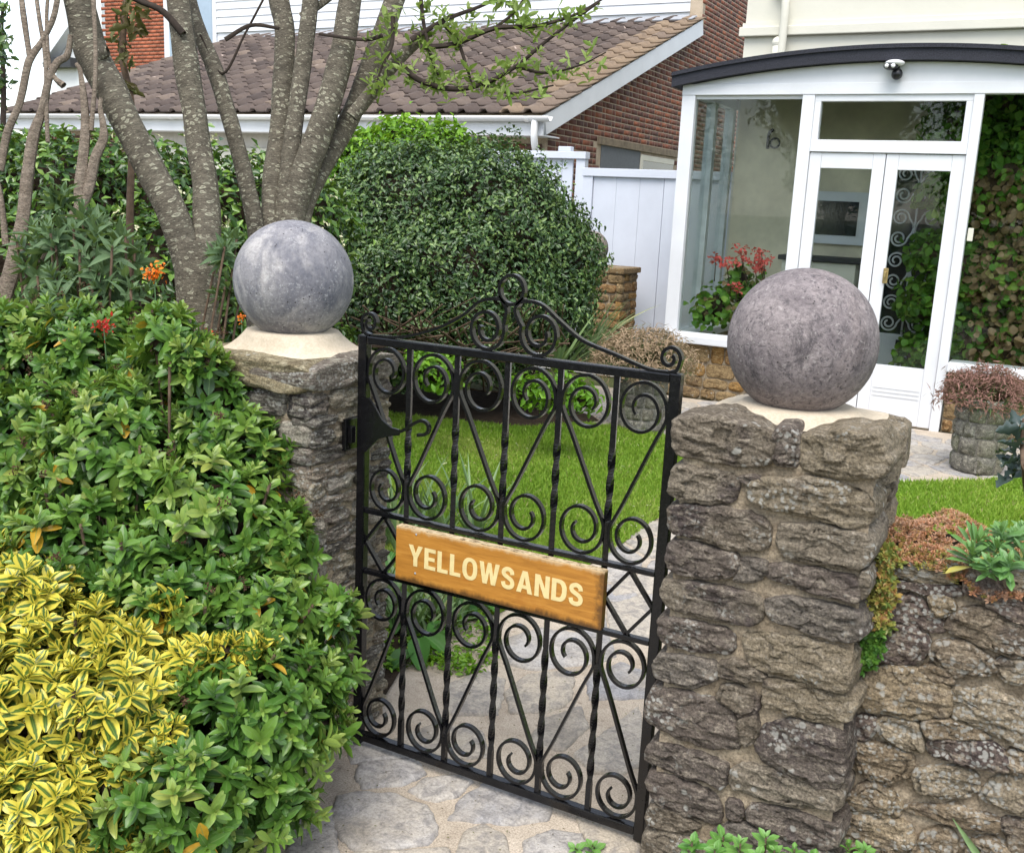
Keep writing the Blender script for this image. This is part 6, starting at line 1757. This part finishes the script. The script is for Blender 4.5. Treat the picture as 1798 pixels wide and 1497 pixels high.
pipe('pot', [(PY(1285, 580, 8.2)[0], 8.2, .03), (PY(1285, 580, 8.2)[0], 8.2, .50)], .15, m_plain('terracotta', (.35, .13, .06), .8, .2, .15), ge, 16)
for px, py in ((1300, 437), (1337, 441), (1257, 455), (1275, 459), (1304, 457), (1342, 459), (1335, 466), (1293, 504), (1327, 475)):
    c = PY(px, py, 8.12)
    fM, fT = loose_leaves(np.tile(c, (9, 1)) + rng.normal(0, .024, (9, 3)) * [1.2, 1, .7], rng.normal(0, 1, (9, 3)) + [0, -.5, .6], .032, per=4, spread=1.0)
    oo = merged('flower_head', PETAL, fM, np.zeros(len(fM), int), fT, L_CORAL, ge, kind=None)
    pipe('stalk', [c, c + [rng.normal(0, .02), .06, -.18]], .004, TWIG2, ge, 5)
cl = thing('climber', 'green and brown climbing plant filling the right side of the porch', 'climbing plant', (-.25, 8.6, .02))
cb_ = [PB(1680, 350, 9.0, .14), PB(1660, 440, 9.0, .15), PB(1650, 520, 9.0, .18), PB(1640, 600, 9.0, .16), PB(1720, 250, 9.0, .25), PB(1770, 200, 9.0, .25), PB(1740, 350, 8.9, .3), PB(1780, 320, 8.9, .3), PB(1730, 470, 8.9, .28), PB(1780, 480, 8.9, .3), PB(1720, 580, 8.9, .25), PB(1790, 590, 8.9, .25), PB(1690, 195, 9.0, .12), PB(1860, 400, 8.9, .4), PB(1860, 250, 8.9, .35), PB(1860, 560, 8.9, .35)]
cb_ = [(b[0], min(b[1], 8.75), b[2], b[3], min(b[4], .22), b[5]) for b in cb_]
cP, cN = blob_points(cb_, .055, .1, -.8, .08)
cM, cT = loose_leaves(cP, cN, .058, per=4, spread=1.1)
pz_ = proj(cM[:, :3, 3])
cT = np.where((pz_[:, 0] > 1700) & (pz_[:, 1] > 300) & (rng.random(len(cT)) < .6), rng.uniform(.83, 1, len(cT)), cT * .8)
merged('foliage', ROUND, cM, rng.integers(0, 2, len(cM)), cT, L_IVY, cl)
blob_core('dark_core', cb_, TWIG2, cl, .7)

# ------------------------------------------------------------------ on and below the low wall
sd_ = thing('stonecrop', 'reddish stonecrop mat spilling over the top of the low wall', 'plant', (-.1, 2.2, .82))
n = 6500
sx_, sy_ = rng.uniform(-.262, .75, n), rng.uniform(2.055, 2.43, n)
szz = .835 + .05 * np.array([noise.noise(Vector((a * 9, b * 9, 0))) for a, b in zip(sx_, sy_)]) + .012 - np.clip(2.10 - sy_, 0, 1) * .5
SM, ST = sprigs(np.c_[sx_, sy_, szz], np.tile([0, -.25, 1.], (n, 1)), .0095, 4, .2, (20, 75), .25, per=3, tint=(0, 1), fresh=.6)
ST = np.clip(ST + .35 * np.repeat(np.array([noise.noise(Vector((a * 5, b * 5, 3))) for a, b in zip(sx_, sy_)]), 12) + .1, 0, 1)
FAT = [leaf_proto(.5, 2, -.2, .1, 'ellipse')]
merged('foliage', FAT, SM, np.zeros(len(SM), int), ST, L_SEDUM, sd_)
n = 300
tz = .60 + .27 * rng.beta(1.5, 1.1, n)
lump = np.array([noise.noise(Vector((z * 22, 1.7, 0))) for z in tz])
MP = np.c_[-.248 + rng.normal(0, .011, n) + .018 * lump + .05 * np.clip(tz - .74, 0, 1), 2.052 + rng.normal(0, .010, n), tz]
GM_, GT = sprigs(MP, np.tile([.1, -1, .2], (n, 1)), .015, 5, .3, (15, 75), .2, per=3, tint=(0, .8), fresh=.9)
lo = np.repeat(tz, 15) < .70
merged('trailing_shoots', FAT, GM_[lo], np.zeros(lo.sum(), int), GT[lo], L_SEDG, sd_)
merged('foliage', FAT, GM_[~lo], np.zeros((~lo).sum(), int), GT[~lo] * .6, L_SEDUM, sd_)
rough_box((-.25, 2.10, .79), (.76, 2.42, .818), SOIL, 'soil', sd_, .05, .006)
su = thing('rosette_plant', 'pale green leafy rosettes growing on top of the low wall', 'plant', tuple(PZ(1750, 985, .84)))
rp = np.array([PZ(px, py, z) for px, py, z in ((1722, 945, .905), (1752, 955, .905), (1785, 940, .915), (1738, 985, .885), (1775, 985, .89), (1808, 968, .90), (1708, 965, .89), (1758, 930, .925), (1800, 925, .92))])
rM, rT = sprigs(rp, np.tile([0, -.4, .7], (len(rp), 1)), .042, 7, .3, (20, 85), .12, per=3, tint=(.2, .7), fresh=.9, special=.4, sp_t=.97)
OB = [leaf_proto(.36, 4, .2, .1, 'obovate')]
pieces('leaf', OB, rM, np.zeros(len(rM), int), rT, L_SUCC, su, 150, 'foliage', None, 10, True)
WEED = [leaf_proto(.55, 4, .2, .15, 'obovate'), leaf_proto(.5, 4, .25, .3, 'obovate')]
for lab, pts in (('low green rosettes at the foot of the nearer pillar', ((1215, 1478, 2.10), (1255, 1490, 2.06), (1300, 1480, 2.06), (1345, 1470, 2.04), (1360, 1492, 2.02), (1395, 1490, 2.02), (1270, 1468, 2.12), (1330, 1500, 2.0), (1430, 1500, 2.0))), ('small green rosette where the low wall meets the pillar', ((1490, 1482, 2.1), (1520, 1492, 2.08))), ('tiny green seedling in the paving by the gate foot', ((1010, 1488, 2.2), (1040, 1484, 2.2)))):
    wp = np.array([PD(*p) for p in pts]) if 'seedling' not in lab else np.array([PZ(p[0], p[1], .03) for p in pts])
    if 'seedling' not in lab:
        wp = np.concatenate([wp] + [np.c_[wp[:, 0] + rng.normal(0, .02, len(wp)), wp[:, 1] + rng.normal(-.005, .02, len(wp)), wp[:, 2] * k_ + .01] for k_ in (.8, .62, .45, .28, .12)])
    w_ = thing('rosette_weed', lab, 'plant', (wp[0][0], wp[0][1], .01), 'small green rosettes')
    wM, wT = sprigs(wp, np.tile([0, -.3, 1.], (len(wp), 1)), .032, 5, .6, (25, 80), .2, per=2, tint=(.2, .8), fresh=.9)
    pieces('leaf', WEED, wM, rng.integers(0, 2, len(wM)), wT, L_WEED, w_, 120, 'foliage', None, 6, True)
    VV, FF, b = [], [], 0
    for p in wp:
        V, F = sweep(curve([np.array([p[0], p[1] + .02, .0]), np.array([p[0], p[1] + .015, p[2] * .5]), p], 4), circ(.002, 5)); FF += [tuple(k + b for k in f) for f in F]; VV += V; b += len(V)
    part('stems', VV, FF, TWIG2, w_, True, kind='stuff')
gbld = thing('grass_tuft', 'single pale grass blade leaning in front of the low wall', 'grass', tuple(PZ(1760, 1600, 0)))
a, b = PD(1745, 1540, 2.05), PD(1672, 1436, 2.05)
V, F, U = leaf_proto(.10, 8, .35, .05, 'lance')
M = frame_mats(a, b - a, (0, -1, .4), np.linalg.norm(b - a))[0]
part('blade', V @ M[:3, :3].T + M[:3, 3], F, L_STRAP, gbld, True, uv=U, tint=.75)
hs = thing('holly_sprig', 'blue-green spiny holly growing up at the right picture edge', 'plant', tuple(PZ(1800, 900, 0)))
hp_ = np.array([PD(px, py, 3.0) for px, py in ((1785, 745), (1800, 770), (1775, 785), (1795, 800), (1810, 740), (1780, 815), (1812, 820))])
hM, hT = sprigs(hp_, rng.normal(0, .5, hp_.shape) + [0, -.5, .5], .065, 3, .3, (40, 85), .3, per=2)
pieces('leaf', [leaf_proto(.6, 6, .3, .2, 'holly')], hM, np.zeros(len(hM), int), hT, L_BLUEG, hs, 60, 'foliage', None, 5)
pipe('stem', curve([PZ(1806, 905, .01), PD(1800, 850, 3.02), PD(1795, 780, 3.0), PD(1800, 735, 3.0)], 5), .007, TWIG2, hs, 6)
# wallflowers
for lab, c, mat, r, n in (('orange wallflower head beside the forked tree trunk', (270, 478, 2.95), L_ORANGE, .014, 24), ('dark red wallflower among the green shrub leaves', (182, 572, 2.72), L_RED, .012, 18), ('red wallflower beside the mortar bed of the smooth grey ball', (368, 592, 2.85), L_RED, .010, 16), ('small orange wallflower tucked under the smooth grey ball', (424, 560, 2.9), L_ORANGE, .009, 8)):
    p = PD(*c)
    t = thing('wallflower', lab, 'flower', (p[0], p[1], .01), 'wallflowers in the bed')
    fM, fT = loose_leaves(p + rng.normal(0, r * .8, (n, 3)), rng.normal(0, 1, (n, 3)) + [0, -.8, .6], r * .9, per=3, spread=.7)
    merged('flower_head', PETAL, fM, np.zeros(len(fM), int), fT, mat, t, kind=None)
    pipe('stalk', curve([(p[0] + .02, p[1] + .03, .02), (p[0] + .01, p[1] + .02, p[2] * .5), tuple(p)], 5), .002, L_STRAP, t, 5)

# grit and fallen leaf scraps on the path
n = 150
gp_ = np.array([PZ(a, b, .016) for a, b in zip(rng.uniform(520, 1150, n), rng.uniform(1150, 1497, n))])
lM, lT = loose_leaves(gp_, np.tile([0, 0, 1.], (n, 1)), .007, per=1, spread=.3)
o = merged('leaf_litter', SMALL, lM, rng.integers(0, 2, len(lM)), lT, L_BROWN, None); o['label'] = 'scraps of dry leaf and grit on the paving'; o['category'] = 'litter'

# ------------------------------------------------------------------ across the road, behind the viewer: what the panes mirror
sheet('road', [(-60, -9), (60, -9), (60, -2.5), (-60, -2.5)], .004, m_plain('asphalt', (.05, .05, .052), .9, .2, .2, 30))
q = random.Random(77)
for k in range(9):
    x = -22 + k * 5.5 + q.uniform(-1, 1); y = -13 - q.uniform(0, 2.5); h = q.uniform(5.0, 7.5)
    t = thing('street_tree', 'leafy tree across the road, %s from its left end' % ('first', 'second', 'third', 'fourth', 'fifth', 'sixth', 'seventh', 'eighth', 'ninth')[k], 'tree', (x, y, 0), 'trees across the road')
    V, F, UV = tube(curve([(x, y, 0), (x + .1, y, h * .3), (x - .1, y + .1, h * .65)], 5), np.linspace(.2, .1, 11), 8)
    part('trunk', V, F, BARK, t, True, uv=UV)
    bl = [(x + q.uniform(-1.3, 1.3), y + q.uniform(-.6, .6), h * q.uniform(.35, .8), q.uniform(1.1, 1.7), q.uniform(1, 1.5), q.uniform(1, 1.5)) for _ in range(6)]
    P_, N_ = blob_points(bl, .27, .3, -.9, .08)
    M_, T_ = loose_leaves(P_, N_, .17, per=4, tint=(0, .8))
    blob_core('dark_core', bl, TWIG, t, .7)
    merged('crown', SMALL, M_, rng.integers(0, 2, len(M_)), T_, L_HEDGE, t)
